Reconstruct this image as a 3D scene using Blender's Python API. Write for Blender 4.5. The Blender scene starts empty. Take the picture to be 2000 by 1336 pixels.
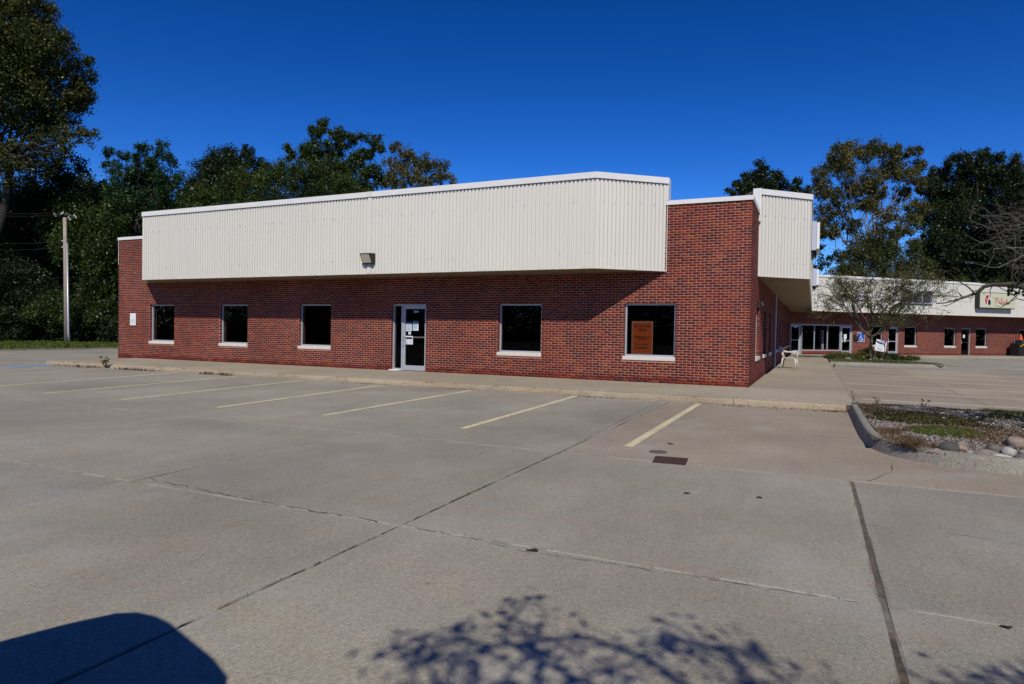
import bpy, bmesh, math, random
import numpy as np
from mathutils import Vector, Matrix
C = bpy.context.scene.collection
R = math.radians
rng = np.random.default_rng(7)
random.seed(7)

# ------------------------------------------------------------------ camera
CAM = np.array([1.453, -17.3735, 1.3109])
FW = np.array([-0.416844, 0.908821, -0.016876]); RT = np.array([0.908709, 0.417100, 0.016587]); UP = np.array([-0.022114, 0.008421, 0.999720])
FPX = 1283.5
cd = bpy.data.cameras.new('camera'); cam = bpy.data.objects.new('camera', cd); C.objects.link(cam)
cd.sensor_width = 36; cd.lens = FPX / 2000 * 36; cd.clip_end = 3000; cd.clip_start = .05
cam.matrix_world = Matrix(((RT[0], UP[0], -FW[0], CAM[0]), (RT[1], UP[1], -FW[1], CAM[1]), (RT[2], UP[2], -FW[2], CAM[2]), (0, 0, 0, 1)))
bpy.context.scene.camera = cam
# ------------------------------------------------------------------ world, sun, exposure
SUNV = np.array([.57, -1.30, 1.32]); SUNV = SUNV / np.linalg.norm(SUNV)
SUN_EL = math.asin(SUNV[2]); SUN_AZ = math.atan2(SUNV[0], SUNV[1])
w = bpy.data.worlds.new('World'); bpy.context.scene.world = w; w.use_nodes = True
nt = w.node_tree; nt.nodes.clear()
sky = nt.nodes.new('ShaderNodeTexSky'); sky.sky_type = 'NISHITA'; sky.sun_disc = False
sky.sun_elevation = SUN_EL; sky.sun_rotation = SUN_AZ; sky.altitude = 1500; sky.air_density = 1.0; sky.dust_density = 0.0; sky.ozone_density = 6.0
hs = nt.nodes.new('ShaderNodeHueSaturation'); hs.inputs['Saturation'].default_value = 1.12; hs.inputs['Value'].default_value = .96; hs.inputs['Hue'].default_value = .508
bg = nt.nodes.new('ShaderNodeBackground'); bg.inputs['Strength'].default_value = .05
wo = nt.nodes.new('ShaderNodeOutputWorld')
gm = nt.nodes.new('ShaderNodeGamma'); gm.inputs['Gamma'].default_value = 1.5
nt.links.new(sky.outputs[0], gm.inputs['Color']); nt.links.new(gm.outputs[0], hs.inputs['Color']); nt.links.new(hs.outputs[0], bg.inputs['Color']); nt.links.new(bg.outputs[0], wo.inputs[0])
sl = bpy.data.lights.new('sun', 'SUN'); sl.energy = 4.1; sl.angle = R(.53); sl.color = (1, .93, .81)
so = bpy.data.objects.new('sun', sl); C.objects.link(so)
so.rotation_euler = Vector((-SUNV[0], -SUNV[1], -SUNV[2])).to_track_quat('-Z', 'Y').to_euler(); so.location = (10, -30, 40)
vs = bpy.context.scene.view_settings
vs.view_transform = 'Standard'; vs.look = 'None'; vs.gamma = 1; vs.use_curve_mapping = False; vs.exposure = 0.0
bpy.context.scene.cycles.max_bounces = 8; bpy.context.scene.cycles.diffuse_bounces = 1; bpy.context.scene.cycles.transparent_max_bounces = 12

# ------------------------------------------------------------------ helpers
def tag(o, label=None, cat=None, group=None, kind=None):
    if label: o['label'] = label
    if cat: o['category'] = cat
    if group: o['group'] = group
    if kind: o['kind'] = kind
    return o
def empty(name, loc, label, cat, group=None):
    o = bpy.data.objects.new(name, None); C.objects.link(o); o.location = loc; o.empty_display_size = .3
    return tag(o, label, cat, group)
def wloc(p):
    v = Vector((0, 0, 0))
    while p is not None: v = v + p.location; p = p.parent
    return v
def link(name, me, parent=None, loc=None):
    o = bpy.data.objects.new(name, me); C.objects.link(o)
    base = Vector(loc) if loc is not None else Vector((0, 0, 0))
    if parent is not None:
        o.parent = parent; o.location = base - wloc(parent)
    else: o.location = base
    return o
class F:                                     # a wall frame: s along, n out, z up
    def __init__(f, o, u, n): f.o = np.array([o[0], o[1], 0.]); f.u = np.array([u[0], u[1], 0.]); f.n = np.array([n[0], n[1], 0.])
    def p(f, s, o, z): return f.o + f.u * s + f.n * o + np.array([0, 0, z])
W0 = F((0, 0), (1, 0), (0, -1))              # front wall / world: s = X, out = -Y
class MB:
    def __init__(m): m.v = []; m.f = []; m.mi = []; m.n = 0
    def add(m, v, f, mi=0):
        v = np.asarray(v, float).reshape(-1, 3)
        m.v.append(v)
        for q in f: m.f.append(tuple(i + m.n for i in q)); m.mi.append(mi)
        m.n += len(v)
    def box(m, fr, s0, s1, o0, o1, z0, z1, mi=0):
        P = [fr.p(s, o, z) for z in (z0, z1) for o in (o0, o1) for s in (s0, s1)]
        m.add(P, [(0, 1, 3, 2), (4, 6, 7, 5), (0, 4, 5, 1), (2, 3, 7, 6), (0, 2, 6, 4), (1, 5, 7, 3)], mi)
    def wbox(m, x0, x1, y0, y1, z0, z1, mi=0): m.box(W0, x0, x1, -y1, -y0, z0, z1, mi)
    def prism(m, pts, z0, z1, mi=0):         # pts (x,y) polygon
        n = len(pts)
        v = [(x, y, z0) for x, y in pts] + [(x, y, z1) for x, y in pts]
        m.add(v, [tuple(range(n - 1, -1, -1)), tuple(range(n, 2 * n))] + [(i, (i + 1) % n, n + (i + 1) % n, n + i) for i in range(n)], mi)
    def tube(m, pts, rad, sides=6, mi=0, caps=True):
        pts = np.asarray(pts, float); k = len(pts)
        rad = np.broadcast_to(np.asarray(rad, float), (k,)) if np.ndim(rad) == 0 or len(np.atleast_1d(rad)) == k else np.linspace(rad[0], rad[1], k)
        t = np.gradient(pts, axis=0); t /= (np.linalg.norm(t, axis=1, keepdims=True) + 1e-9)
        ref = np.array([0, 0, 1.]) if abs(t[:, 2]).mean() < .8 else np.array([1., 0, 0])
        a = np.cross(t, ref); a /= (np.linalg.norm(a, axis=1, keepdims=True) + 1e-9); b = np.cross(t, a)
        an = np.linspace(0, 2 * math.pi, sides, endpoint=False)
        V = pts[:, None, :] + rad[:, None, None] * (a[:, None, :] * np.cos(an)[None, :, None] + b[:, None, :] * np.sin(an)[None, :, None])
        f = [(i * sides + j, i * sides + (j + 1) % sides, (i + 1) * sides + (j + 1) % sides, (i + 1) * sides + j) for i in range(k - 1) for j in range(sides)]
        if caps: f += [tuple(range(sides - 1, -1, -1)), tuple(range((k - 1) * sides, k * sides))]
        m.add(V.reshape(-1, 3), f, mi)
    def mesh(m, name, mats, smooth=False):
        me = bpy.data.meshes.new(name)
        me.from_pydata(np.concatenate(m.v).tolist() if m.v else [], [], m.f)
        for x in (mats if isinstance(mats, (list, tuple)) else [mats]): me.materials.append(x)
        if any(m.mi): me.polygons.foreach_set('material_index', m.mi)
        if smooth: me.polygons.foreach_set('use_smooth', [True] * len(me.polygons))
        me.update(); return me
    def build(m, name, mats, parent=None, smooth=False, bevel=0):
        me = m.mesh(name, mats, smooth)
        if bevel:
            bm = bmesh.new(); bm.from_mesh(me)
            bmesh.ops.recalc_face_normals(bm, faces=bm.faces)
            bmesh.ops.bevel(bm, geom=bm.edges[:], offset=bevel, segments=1, affect='EDGES', clamp_overlap=True)
            bm.to_mesh(me); bm.free()
        return link(name, me, parent)
def struct(o): o['kind'] = 'structure'; return o
def at(x, y, D):                             # world point seen near pixel (x, y) of the photo at distance D along the view
    return CAM + D * (FW + RT * (x - 1000) / FPX - UP * (y - 668) / FPX)

# ------------------------------------------------------------------ materials
def mat(name, col, rough=.6, metal=0., spec=.4):
    m = bpy.data.materials.new(name); m.use_nodes = True
    b = m.node_tree.nodes['Principled BSDF']
    b.inputs['Base Color'].default_value = (*col, 1); b.inputs['Roughness'].default_value = rough
    b.inputs['Metallic'].default_value = metal; b.inputs['Specular IOR Level'].default_value = spec
    return m, m.node_tree, b
def nd(t, k, **kw):
    n = t.nodes.new('ShaderNode' + k)
    for a, b in kw.items():
        if hasattr(n, a): setattr(n, a, b)
        else: n.inputs[a].default_value = b
    return n
def ramp(t, src, stops):
    r = t.nodes.new('ShaderNodeValToRGB'); e = r.color_ramp.elements
    while len(e) < len(stops): e.new(.5)
    for i, (p, c) in enumerate(stops): e[i].position = p; e[i].color = (*c, 1) if len(c) == 3 else c
    t.links.new(src, r.inputs[0]); return r
def noise(t, scale, detail=4, rough=.6, vec=None, obj=False):
    n = t.nodes.new('ShaderNodeTexNoise'); n.inputs['Scale'].default_value = scale; n.inputs['Detail'].default_value = detail; n.inputs['Roughness'].default_value = rough
    if vec is not None: t.links.new(vec, n.inputs['Vector'])
    return n
def geo(t): return t.nodes.new('ShaderNodeNewGeometry')
def mix(t, fac, a, b, mode='MIX'):
    m = t.nodes.new('ShaderNodeMix'); m.data_type = 'RGBA'; m.blend_type = mode
    for s, v in ((m.inputs[0], fac), (m.inputs[6], a), (m.inputs[7], b)):
        if isinstance(v, (int, float)): s.default_value = v
        elif isinstance(v, tuple): s.default_value = (*v, 1)
        else: t.links.new(v, s)
    return m.outputs[2]
def math_(t, op, a, b=None, c=None):
    m = t.nodes.new('ShaderNodeMath'); m.operation = op
    for i, v in enumerate((a, b, c)):
        if v is None: continue
        if isinstance(v, (int, float)): m.inputs[i].default_value = v
        else: t.links.new(v, m.inputs[i])
    return m.outputs[0]
def bump(t, b, h, strength=.3, dist=.01):
    n = t.nodes.new('ShaderNodeBump'); n.inputs['Strength'].default_value = strength; n.inputs['Distance'].default_value = dist
    t.links.new(h, n.inputs['Height']); t.links.new(n.outputs[0], b.inputs['Normal'])

def concrete(name, c0, c1, speck=.5, warm=.3, edge=False):
    m, t, b = mat(name, c0, .85, spec=.25)
    g = geo(t); P = g.outputs['Position']
    n1 = noise(t, .35, 5, .6, P); r1 = ramp(t, n1.outputs[0], [(.35, c0), (.65, c1)])
    n2 = noise(t, 2.2, 6, .65, P)
    col = mix(t, math_(t, 'MULTIPLY', ramp(t, n2.outputs[0], [(.42, (0, 0, 0)), (.75, (1, 1, 1))]).outputs[0], warm), r1.outputs[0], (.36, .27, .19))
    # streaks along the slabs (broom and tyre grime)
    mp = t.nodes.new('ShaderNodeMapping'); mp.inputs['Scale'].default_value = (2.2, .5, 1); t.links.new(P, mp.inputs[0])
    n3 = noise(t, 2.5, 5, .7, mp.outputs[0])
    col = mix(t, 1.0, col, ramp(t, n3.outputs[0], [(.3, (.93, .93, .93)), (.7, (1.05, 1.05, 1.05))]).outputs[0], 'MULTIPLY')
    mp2 = t.nodes.new('ShaderNodeMapping'); mp2.inputs['Scale'].default_value = (.35, 3.2, 1); t.links.new(P, mp2.inputs[0])
    n8 = noise(t, 1.6, 6, .72, mp2.outputs[0])       # water-washed streaks across the bays
    col = mix(t, math_(t, 'MULTIPLY', ramp(t, n8.outputs[0], [(.50, (0, 0, 0)), (.72, (1, 1, 1))]).outputs[0], warm * 1.3), col, (.33, .23, .15))
    n9 = noise(t, .22, 4, .6, P)                     # traffic grime
    col = mix(t, 1.0, col, ramp(t, n9.outputs[0], [(.36, (.86, .855, .85)), (.60, (1.04, 1.04, 1.04))]).outputs[0], 'MULTIPLY')
    # exposed aggregate
    v = t.nodes.new('ShaderNodeTexVoronoi'); v.inputs['Scale'].default_value = 110; t.links.new(P, v.inputs['Vector'])
    hsv = ramp(t, v.outputs['Color'], [(0, (.42, .40, .38)), (.35, (.95, .95, .95)), (.8, (1.08, 1.06, 1.02)), (1, (1.75, 1.68, 1.55))])
    col = mix(t, speck, col, mix(t, 1.0, col, hsv.outputs[0], 'MULTIPLY'))
    n4 = noise(t, 38, 5, .75, P)
    col = mix(t, speck, col, mix(t, 1.0, col, ramp(t, n4.outputs[0], [(.3, (.72, .72, .72)), (.5, (1, 1, 1)), (.72, (1.3, 1.3, 1.3))]).outputs[0], 'MULTIPLY'))
    oi = t.nodes.new('ShaderNodeObjectInfo')
    col = mix(t, 1.0, col, ramp(t, oi.outputs['Random'], [(0, (.93, .93, .94)), (1, (1.06, 1.055, 1.04))]).outputs[0], 'MULTIPLY')
    n7 = noise(t, .9, 6, .7, P)                      # bleached and rubbed patches
    col = mix(t, math_(t, 'MULTIPLY', ramp(t, n7.outputs[0], [(.54, (0, 0, 0)), (.70, (1, 1, 1))]).outputs[0], .35), col, (.37, .365, .345))
    col = mix(t, math_(t, 'MULTIPLY', ramp(t, n7.outputs[0], [(.26, (1, 1, 1)), (.40, (0, 0, 0))]).outputs[0], .30), col, (.17, .155, .135))
    # sparse dark spots
    n5 = noise(t, 9, 3, .5, P)
    col = mix(t, math_(t, 'MULTIPLY', ramp(t, n5.outputs[0], [(.70, (0, 0, 0)), (.76, (1, 1, 1))]).outputs[0], .35), col, (.12, .10, .09))
    if edge:
        a = t.nodes.new('ShaderNodeAttribute'); a.attribute_name = 'edge'
        n6 = noise(t, 3.5, 4, .6, P)
        f = math_(t, 'MULTIPLY', a.outputs['Fac'], ramp(t, n6.outputs[0], [(.45, (.0, .0, .0)), (.70, (.42, .42, .42))]).outputs[0])
        col = mix(t, f, col, (.40, .37, .34))
        f2 = math_(t, 'MULTIPLY', math_(t, 'POWER', a.outputs['Fac'], 6), ramp(t, n3.outputs[0], [(.5, (0, 0, 0)), (.6, (.8, .8, .8))]).outputs[0])
        col = mix(t, f2, col, (.10, .08, .06))
    t.links.new(col, b.inputs['Base Color'])
    h = math_(t, 'ADD', n4.outputs[0], math_(t, 'MULTIPLY', v.outputs['Distance'], .8))
    bump(t, b, h, .35, .006)
    return m
M = {}
M['lot'] = concrete('lot_concrete', (.255, .245, .208), (.325, .308, .256), .62, .22, True)
M['lot_warm'] = concrete('lot_concrete_warm', (.300, .262, .205), (.352, .315, .250), .55, .34, True)
M['walk'] = concrete('walk_concrete', (.345, .305, .232), (.372, .338, .262), .5, .22, True)
M['curb'] = concrete('curb_concrete', (.32, .265, .185), (.36, .31, .23), 1.0, .45)
M['island_curb'] = concrete('island_curb_concrete', (.22, .21, .185), (.30, .285, .25), .9, .15)
M['joint'] = concrete('joint_filler', (.055, .047, .038), (.09, .078, .06), .8, .3)
M['caulk'] = concrete('joint_sealant', (.045, .04, .035), (.12, .105, .085), .8, .3)

def brick_mat():
    m, t, b = mat('brick_red', (.22, .05, .03), .82, spec=.2)
    g = geo(t); oi = t.nodes.new('ShaderNodeObjectInfo')
    x = math_(t, 'FRACT', math_(t, 'ADD', g.outputs['Random Per Island'], oi.outputs['Random']))
    r = ramp(t, x, [(0, (.060, .020, .020)), (.16, (.092, .016, .014)), (.5, (.140, .018, .013)), (.78, (.175, .026, .014)), (.93, (.19, .038, .017)), (1, (.22, .052, .022))])
    n = noise(t, 24, 4, .7, g.outputs['Position'])
    n2 = noise(t, .5, 3, .5, g.outputs['Position'])
    col = mix(t, 1, r.outputs[0], ramp(t, n.outputs[0], [(.3, (.75, .73, .72)), (.7, (1.2, 1.2, 1.22))]).outputs[0], 'MULTIPLY')
    col = mix(t, .6, col, mix(t, 1, col, ramp(t, n2.outputs[0], [(.35, (.75, .72, .75)), (.65, (1.2, 1.15, 1.05))]).outputs[0], 'MULTIPLY'))
    t.links.new(col, b.inputs['Base Color']); bump(t, b, n.outputs[0], .4, .003)
    return m
M['brick'] = brick_mat()
def simple(name, col, rough=.6, metal=0, spec=.4, var=.12, scale=8):
    m, t, b = mat(name, col, rough, metal, spec)
    if var:
        n = noise(t, scale, 5, .65, geo(t).outputs['Position'])
        c = mix(t, 1, tuple(col), ramp(t, n.outputs[0], [(.3, (1 - var,) * 3), (.7, (1 + var,) * 3)]).outputs[0], 'MULTIPLY')
        t.links.new(c, b.inputs['Base Color'])
    return m
def mortar_mat():
    m, t, b = mat('mortar', (.6, .4, .3), .9, spec=.1)
    P = geo(t).outputs['Position']; n = noise(t, 6, 5, .65, P); n2 = noise(t, 1.3, 5, .65, P); n3 = noise(t, .45, 3, .5, P)
    c = mix(t, 1, (.54, .32, .25), ramp(t, n.outputs[0], [(.3, (.85, .85, .85)), (.7, (1.12, 1.12, 1.12))]).outputs[0], 'MULTIPLY')
    c = mix(t, ramp(t, n3.outputs[0], [(.42, (0, 0, 0)), (.66, (.55, .55, .55))]).outputs[0], c, (.33, .17, .12))
    sep = t.nodes.new('ShaderNodeSeparateXYZ'); t.links.new(P, sep.inputs[0])
    f = ramp(t, math_(t, 'SUBTRACT', math_(t, 'MULTIPLY', n2.outputs[0], .36), sep.outputs[2]), [(0, (0, 0, 0)), (.10, (.92, .92, .92))])
    t.links.new(mix(t, f.outputs[0], c, (.20, .055, .04)), b.inputs['Base Color']); return m
M['mortar'] = mortar_mat()
def white_mat():
    m, t, b = mat('painted_metal', (.64, .625, .555), .45, spec=.35)
    P = geo(t).outputs['Position']
    mp = t.nodes.new('ShaderNodeMapping'); mp.inputs['Scale'].default_value = (3, 3, .25); t.links.new(P, mp.inputs[0])
    n = noise(t, 2.0, 5, .65, mp.outputs[0]); n2 = noise(t, .5, 3, .5, P)
    c = mix(t, 1, (.64, .625, .555), ramp(t, n.outputs[0], [(.3, (.975, .97, .965)), (.6, (1.01, 1.01, 1.01))]).outputs[0], 'MULTIPLY')
    c = mix(t, 1, c, ramp(t, n2.outputs[0], [(.3, (.97, .97, .97)), (.7, (1.02, 1.02, 1.02))]).outputs[0], 'MULTIPLY')
    sep = t.nodes.new('ShaderNodeSeparateXYZ'); t.links.new(P, sep.inputs[0])
    d = math_(t, 'MULTIPLY', ramp(t, math_(t, 'SUBTRACT', sep.outputs[2], 2.9), [(0, (1, 1, 1)), (.10, (0, 0, 0))]).outputs[0], ramp(t, n.outputs[0], [(.45, (0, 0, 0)), (.62, (.6, .6, .6))]).outputs[0])
    c = mix(t, d, c, (.30, .25, .19))
    t.links.new(c, b.inputs['Base Color']); return m
M['white'] = white_mat()
M['cap'] = simple('coping_metal', (.68, .675, .64), .45, var=.05, scale=2)
M['soffit'] = simple('soffit_panel', (.235, .17, .095), .6, var=.08, scale=2)
M['alu'] = simple('aluminium_frame', (.48, .50, .54), .38, .35, .5, var=.04, scale=5)
M['sill'] = simple('limestone_sill', (.62, .57, .50), .8, var=.10, scale=12)
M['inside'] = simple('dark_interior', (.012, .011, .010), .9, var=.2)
M['black'] = simple('black_paint', (.012, .012, .013), .5, var=.1)
M['bronze'] = simple('dark_bronze', (.022, .020, .018), .45, var=.1)
M['paper'] = simple('white_paper', (.62, .68, .74), .7, var=.03)
M['ink_blue'] = simple('blue_ink', (.05, .11, .24), .6, var=0)
M['ink_grey'] = simple('grey_ink', (.25, .30, .36), .6, var=0)
M['signwhite'] = simple('sign_white', (.72, .74, .74), .4, var=.03)
M['teal'] = simple('teal_print', (.25, .42, .40), .5, var=0)
M['hcblue'] = simple('sign_blue', (.015, .07, .42), .4, var=.05)
M['poster'] = simple('orange_poster', (.36, .060, .005), .8, var=.05)
M['posteredge'] = simple('poster_border', (.30, .15, .09), .8, var=.05)
M['signcream'] = simple('sign_cream', (.52, .54, .38), .35, var=.04)
M['signgrey'] = simple('sign_cabinet_grey', (.44, .47, .56), .5, var=.04)
M['red'] = simple('sign_red', (.42, .012, .02), .5, var=0)
M['orange'] = simple('cone_orange', (.72, .10, .02), .5, var=.08)
M['yellow'] = simple('machine_yellow', (.62, .40, .02), .45, var=.1)
M['rust'] = simple('rusty_iron', (.055, .026, .022), .75, var=.3, scale=14)
M['paint_y'] = None
M['plastic'] = simple('white_plastic', (.60, .57, .49), .45, var=.06)
M['lens'] = simple('lamp_lens', (.55, .50, .38), .25, spec=.6, var=.06)
M['steel'] = simple('galvanised_steel', (.42, .43, .45), .45, .5, var=.1)
M['porcelain'] = simple('porcelain', (.38, .38, .38), .3, var=0)
M['soil'] = simple('soil', (.085, .068, .05), .95, var=.35, scale=10)
M['carpaint'] = simple('dark_car_paint', (.02, .022, .026), .25, .3, .5, var=0)
M['rubber'] = simple('rubber', (.02, .02, .02), .8, var=.1)

def worn_paint(name, col, base, thr=.62):
    m, t, b = mat(name, col, .7, spec=.3)
    P = geo(t).outputs['Position']
    n = noise(t, 14, 8, .75, P); n2 = noise(t, 1.1, 3, .5, P)
    f = math_(t, 'ADD', n.outputs[0], math_(t, 'MULTIPLY', math_(t, 'SUBTRACT', n2.outputs[0], .5), .35))
    c = mix(t, ramp(t, f, [(thr - .08, (0, 0, 0)), (thr + .04, (1, 1, 1))]).outputs[0], tuple(col), base)
    n3 = noise(t, 60, 3, .6, P)
    c = mix(t, 1, c, ramp(t, n3.outputs[0], [(.3, (.88, .88, .88)), (.7, (1.1, 1.1, 1.1))]).outputs[0], 'MULTIPLY')
    t.links.new(c, b.inputs['Base Color']); return m
M['paint_y'] = worn_paint('worn_yellow_paint', (.62, .56, .34), (.30, .26, .2), .60)
M['paint_faint'] = worn_paint('faded_pale_paint', (.58, .50, .36), (.33, .28, .22), .66)
M['paint_blue'] = worn_paint('worn_blue_paint', (.13, .33, .62), (.28, .27, .26), .72)
M['paint_white'] = worn_paint('worn_white_paint', (.50, .53, .56), (.30, .28, .26), .52)

def bark_mat(name, a, b_, moss=None):
    m, t, b = mat(name, a, .9, spec=.15)
    g = geo(t); mp = t.nodes.new('ShaderNodeMapping'); mp.inputs['Scale'].default_value = (1, 1, .3); t.links.new(g.outputs['Position'], mp.inputs[0])
    n = noise(t, 14, 6, .7, mp.outputs[0]); c = ramp(t, n.outputs[0], [(.3, a), (.7, b_)]).outputs[0]
    if moss:
        n2 = noise(t, 9, 4, .6, g.outputs['Position'])
        c = mix(t, ramp(t, n2.outputs[0], [(.46, (0, 0, 0)), (.56, (.85, .85, .85))]).outputs[0], c, moss)
    t.links.new(c, b.inputs['Base Color']); bump(t, b, n.outputs[0], .6, .02); return m
M['bark'] = bark_mat('bark', (.016, .014, .012), (.042, .036, .030))
M['bark_pale'] = bark_mat('bark_pale', (.07, .062, .053), (.19, .17, .15))
M['bark_moss'] = bark_mat('bark_mossy', (.040, .036, .030), (.14, .125, .105), (.095, .095, .03))
M['bark_grey'] = bark_mat('bark_grey_twig', (.04, .036, .032), (.17, .155, .14))
M['pole'] = bark_mat('weathered_pole', (.22, .17, .13), (.42, .36, .31))
def leaf_mat(name, stops, trans=.3):
    m = bpy.data.materials.new(name); m.use_nodes = True; t = m.node_tree; t.nodes.clear()
    g = geo(t); r = ramp(t, g.outputs['Random Per Island'], stops)
    n = noise(t, .35, 3, .5, g.outputs['Position'])
    c = mix(t, 1, r.outputs[0], ramp(t, n.outputs[0], [(.35, (.7, .72, .7)), (.65, (1.3, 1.25, 1.2))]).outputs[0], 'MULTIPLY')
    d = nd(t, 'BsdfDiffuse'); tr = nd(t, 'BsdfTranslucent'); gl = nd(t, 'BsdfGlossy'); gl.inputs['Roughness'].default_value = .45
    gl.inputs['Color'].default_value = (.6, .65, .6, 1)
    t.links.new(c, d.inputs[0]); t.links.new(mix(t, 1, c, (1.0, 1.15, .5), 'MULTIPLY'), tr.inputs[0])
    s = nd(t, 'MixShader'); s.inputs[0].default_value = trans; t.links.new(d.outputs[0], s.inputs[1]); t.links.new(tr.outputs[0], s.inputs[2])
    s2 = nd(t, 'MixShader'); s2.inputs[0].default_value = .035; t.links.new(s.outputs[0], s2.inputs[1]); t.links.new(gl.outputs[0], s2.inputs[2])
    o = nd(t, 'OutputMaterial'); t.links.new(s2.outputs[0], o.inputs[0]); return m
M['leaf_dark'] = leaf_mat('leaves_dark', [(0, (0.0117, 0.0194, 0.0078)), (.5, (0.0194, 0.0330, 0.0097)), (1, (0.0350, 0.0505, 0.0156))])
M['leaf_mid'] = leaf_mat('leaves_green', [(0, (0.0202, 0.0381, 0.0090)), (.5, (0.0403, 0.0672, 0.0123)), (1, (0.0694, 0.0986, 0.0202))])
M['leaf_blue'] = leaf_mat('leaves_bluegreen', [(0, (0.0119, 0.0337, 0.0158)), (.5, (0.0248, 0.0614, 0.0218)), (1, (0.0446, 0.0940, 0.0297))])
M['leaf_olive'] = leaf_mat('leaves_olive', [(0, (0.0271, 0.0370, 0.0110)), (.5, (0.0518, 0.0616, 0.0148)), (.92, (0.0863, 0.0887, 0.0222)), (1, (0.1356, 0.0924, 0.0296))])
M['leaf_autumn'] = leaf_mat('leaves_turning', [(0, (0.0447, 0.0571, 0.0174)), (.45, (0.0869, 0.0919, 0.0273)), (.85, (0.1242, 0.1093, 0.0348)), (1, (0.1863, 0.1056, 0.0397))])
M['grass'] = leaf_mat('grass_blades', [(0, (.045, .065, .012)), (.6, (.085, .115, .018)), (1, (.13, .15, .035))], .3)
M['drygrass'] = leaf_mat('dry_grass', [(0, (.06, .035, .022)), (.5, (.12, .075, .038)), (1, (.20, .14, .075))], .2)
M['weed'] = leaf_mat('weed_leaves', [(0, (.05, .075, .018)), (.6, (.10, .13, .028)), (1, (.18, .15, .05))], .3)
def stone_mat():
    m, t, b = mat('stones', (.3, .3, .3), .75, spec=.3)
    g = geo(t); oi = t.nodes.new('ShaderNodeObjectInfo')
    x = math_(t, 'FRACT', math_(t, 'ADD', g.outputs['Random Per Island'], oi.outputs['Random']))
    r = ramp(t, x, [(0, (.07, .065, .06)), (.3, (.15, .135, .12)), (.6, (.24, .21, .18)), (.78, (.30, .215, .165)), (.9, (.18, .20, .20)), (1, (.50, .48, .44))])
    n = noise(t, 30, 5, .7, g.outputs['Position'])
    t.links.new(mix(t, 1, r.outputs[0], ramp(t, n.outputs[0], [(.3, (.75, .75, .75)), (.7, (1.2, 1.2, 1.2))]).outputs[0], 'MULTIPLY'), b.inputs['Base Color'])
    bump(t, b, n.outputs[0], .3, .01); return m
M['stone'] = stone_mat()
def glass_mat(name, tint, ior=1.5):
    m = bpy.data.materials.new(name); m.use_nodes = True; t = m.node_tree; t.nodes.clear()
    tr = nd(t, 'BsdfTransparent'); tr.inputs[0].default_value = (*tint, 1)
    gl = nd(t, 'BsdfGlossy'); gl.inputs['Roughness'].default_value = .01; gl.inputs[0].default_value = (.9, .95, 1, 1)
    fr = nd(t, 'Fresnel'); fr.inputs[0].default_value = ior
    s = nd(t, 'MixShader'); t.links.new(fr.outputs[0], s.inputs[0]); t.links.new(tr.outputs[0], s.inputs[1]); t.links.new(gl.outputs[0], s.inputs[2])
    o = nd(t, 'OutputMaterial'); t.links.new(s.outputs[0], o.inputs[0]); return m
M['glass'] = glass_mat('tinted_glass', (.76, .75, .74), 1.16)
def ground_mat():
    m, t, b = mat('field_grass', (.05, .08, .02), .95, spec=.1)
    P = geo(t).outputs['Position']; n = noise(t, 3, 8, .7, P)
    t.links.new(ramp(t, n.outputs[0], [(.3, (.045, .062, .014)), (.7, (.085, .115, .022))]).outputs[0], b.inputs['Base Color'])
    bump(t, b, n.outputs[0], .8, .05); return m
M['field'] = ground_mat()

# ------------------------------------------------------------------ text
def text(body, size, fr, s, out, z, name, m, parent=None, bold=0, align='CENTER', squash=1.0, shear=0, depth=.002):
    cu = bpy.data.curves.new(name, 'FONT'); cu.body = body; cu.size = size; cu.align_x = align; cu.extrude = depth; cu.offset = bold; cu.shear = shear; cu.resolution_u = 2
    o = bpy.data.objects.new(name, cu); C.objects.link(o)
    me = bpy.data.meshes.new_from_object(o.evaluated_get(bpy.context.evaluated_depsgraph_get()))
    bpy.data.objects.remove(o); bpy.data.curves.remove(cu)
    n = len(me.vertices); co = np.zeros(n * 3); me.vertices.foreach_get('co', co); co = co.reshape(-1, 3)
    P = fr.o + np.outer(co[:, 0] * squash + s, fr.u) + np.outer(co[:, 2] + out, fr.n) + np.outer(co[:, 1] + z, [0, 0, 1])
    me.vertices.foreach_set('co', P.ravel()); me.materials.clear(); me.materials.append(m); me.update(); me.name = name
    return link(name, me, parent)

# ================================================================== GROUND
ZL = -.13
g = MB(); g.add([(-900, -900, -.22), (900, -900, -.22), (900, 900, -.22), (-900, 900, -.22)], [(0, 1, 2, 3)])
struct(g.build('ground', M['field']))
g = MB(); g.add([(-35.8, -62, -.165), (46, -62, -.165), (46, 58, -.165), (-35.8, 58, -.165)], [(0, 1, 2, 3)])
lot = struct(g.build('parking_lot', M['joint']))
XJ = sorted([-35.8, -32.9, -29.9, -26.9, -23.9, -20.6, -17.4, -14.1, -10.45, -7.4, -4.22, -1.27, 1.83, 4.9, 8.0, 11.1, 14.2, 17.3, 20.4, 23.5, 26.6, 29.7, 32.8, 35.9, 39, 42.1, 45.9])
YJ = [-61.9, -55, -48, -41.5, -35, -30, -26.7, -23.35, -20.05, -16.7, -13.35, -10.0, -3.32, 3.3, 9.9, 16.5, 23.1, 29.7, 36.3, 43, 50, 57.9]
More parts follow.
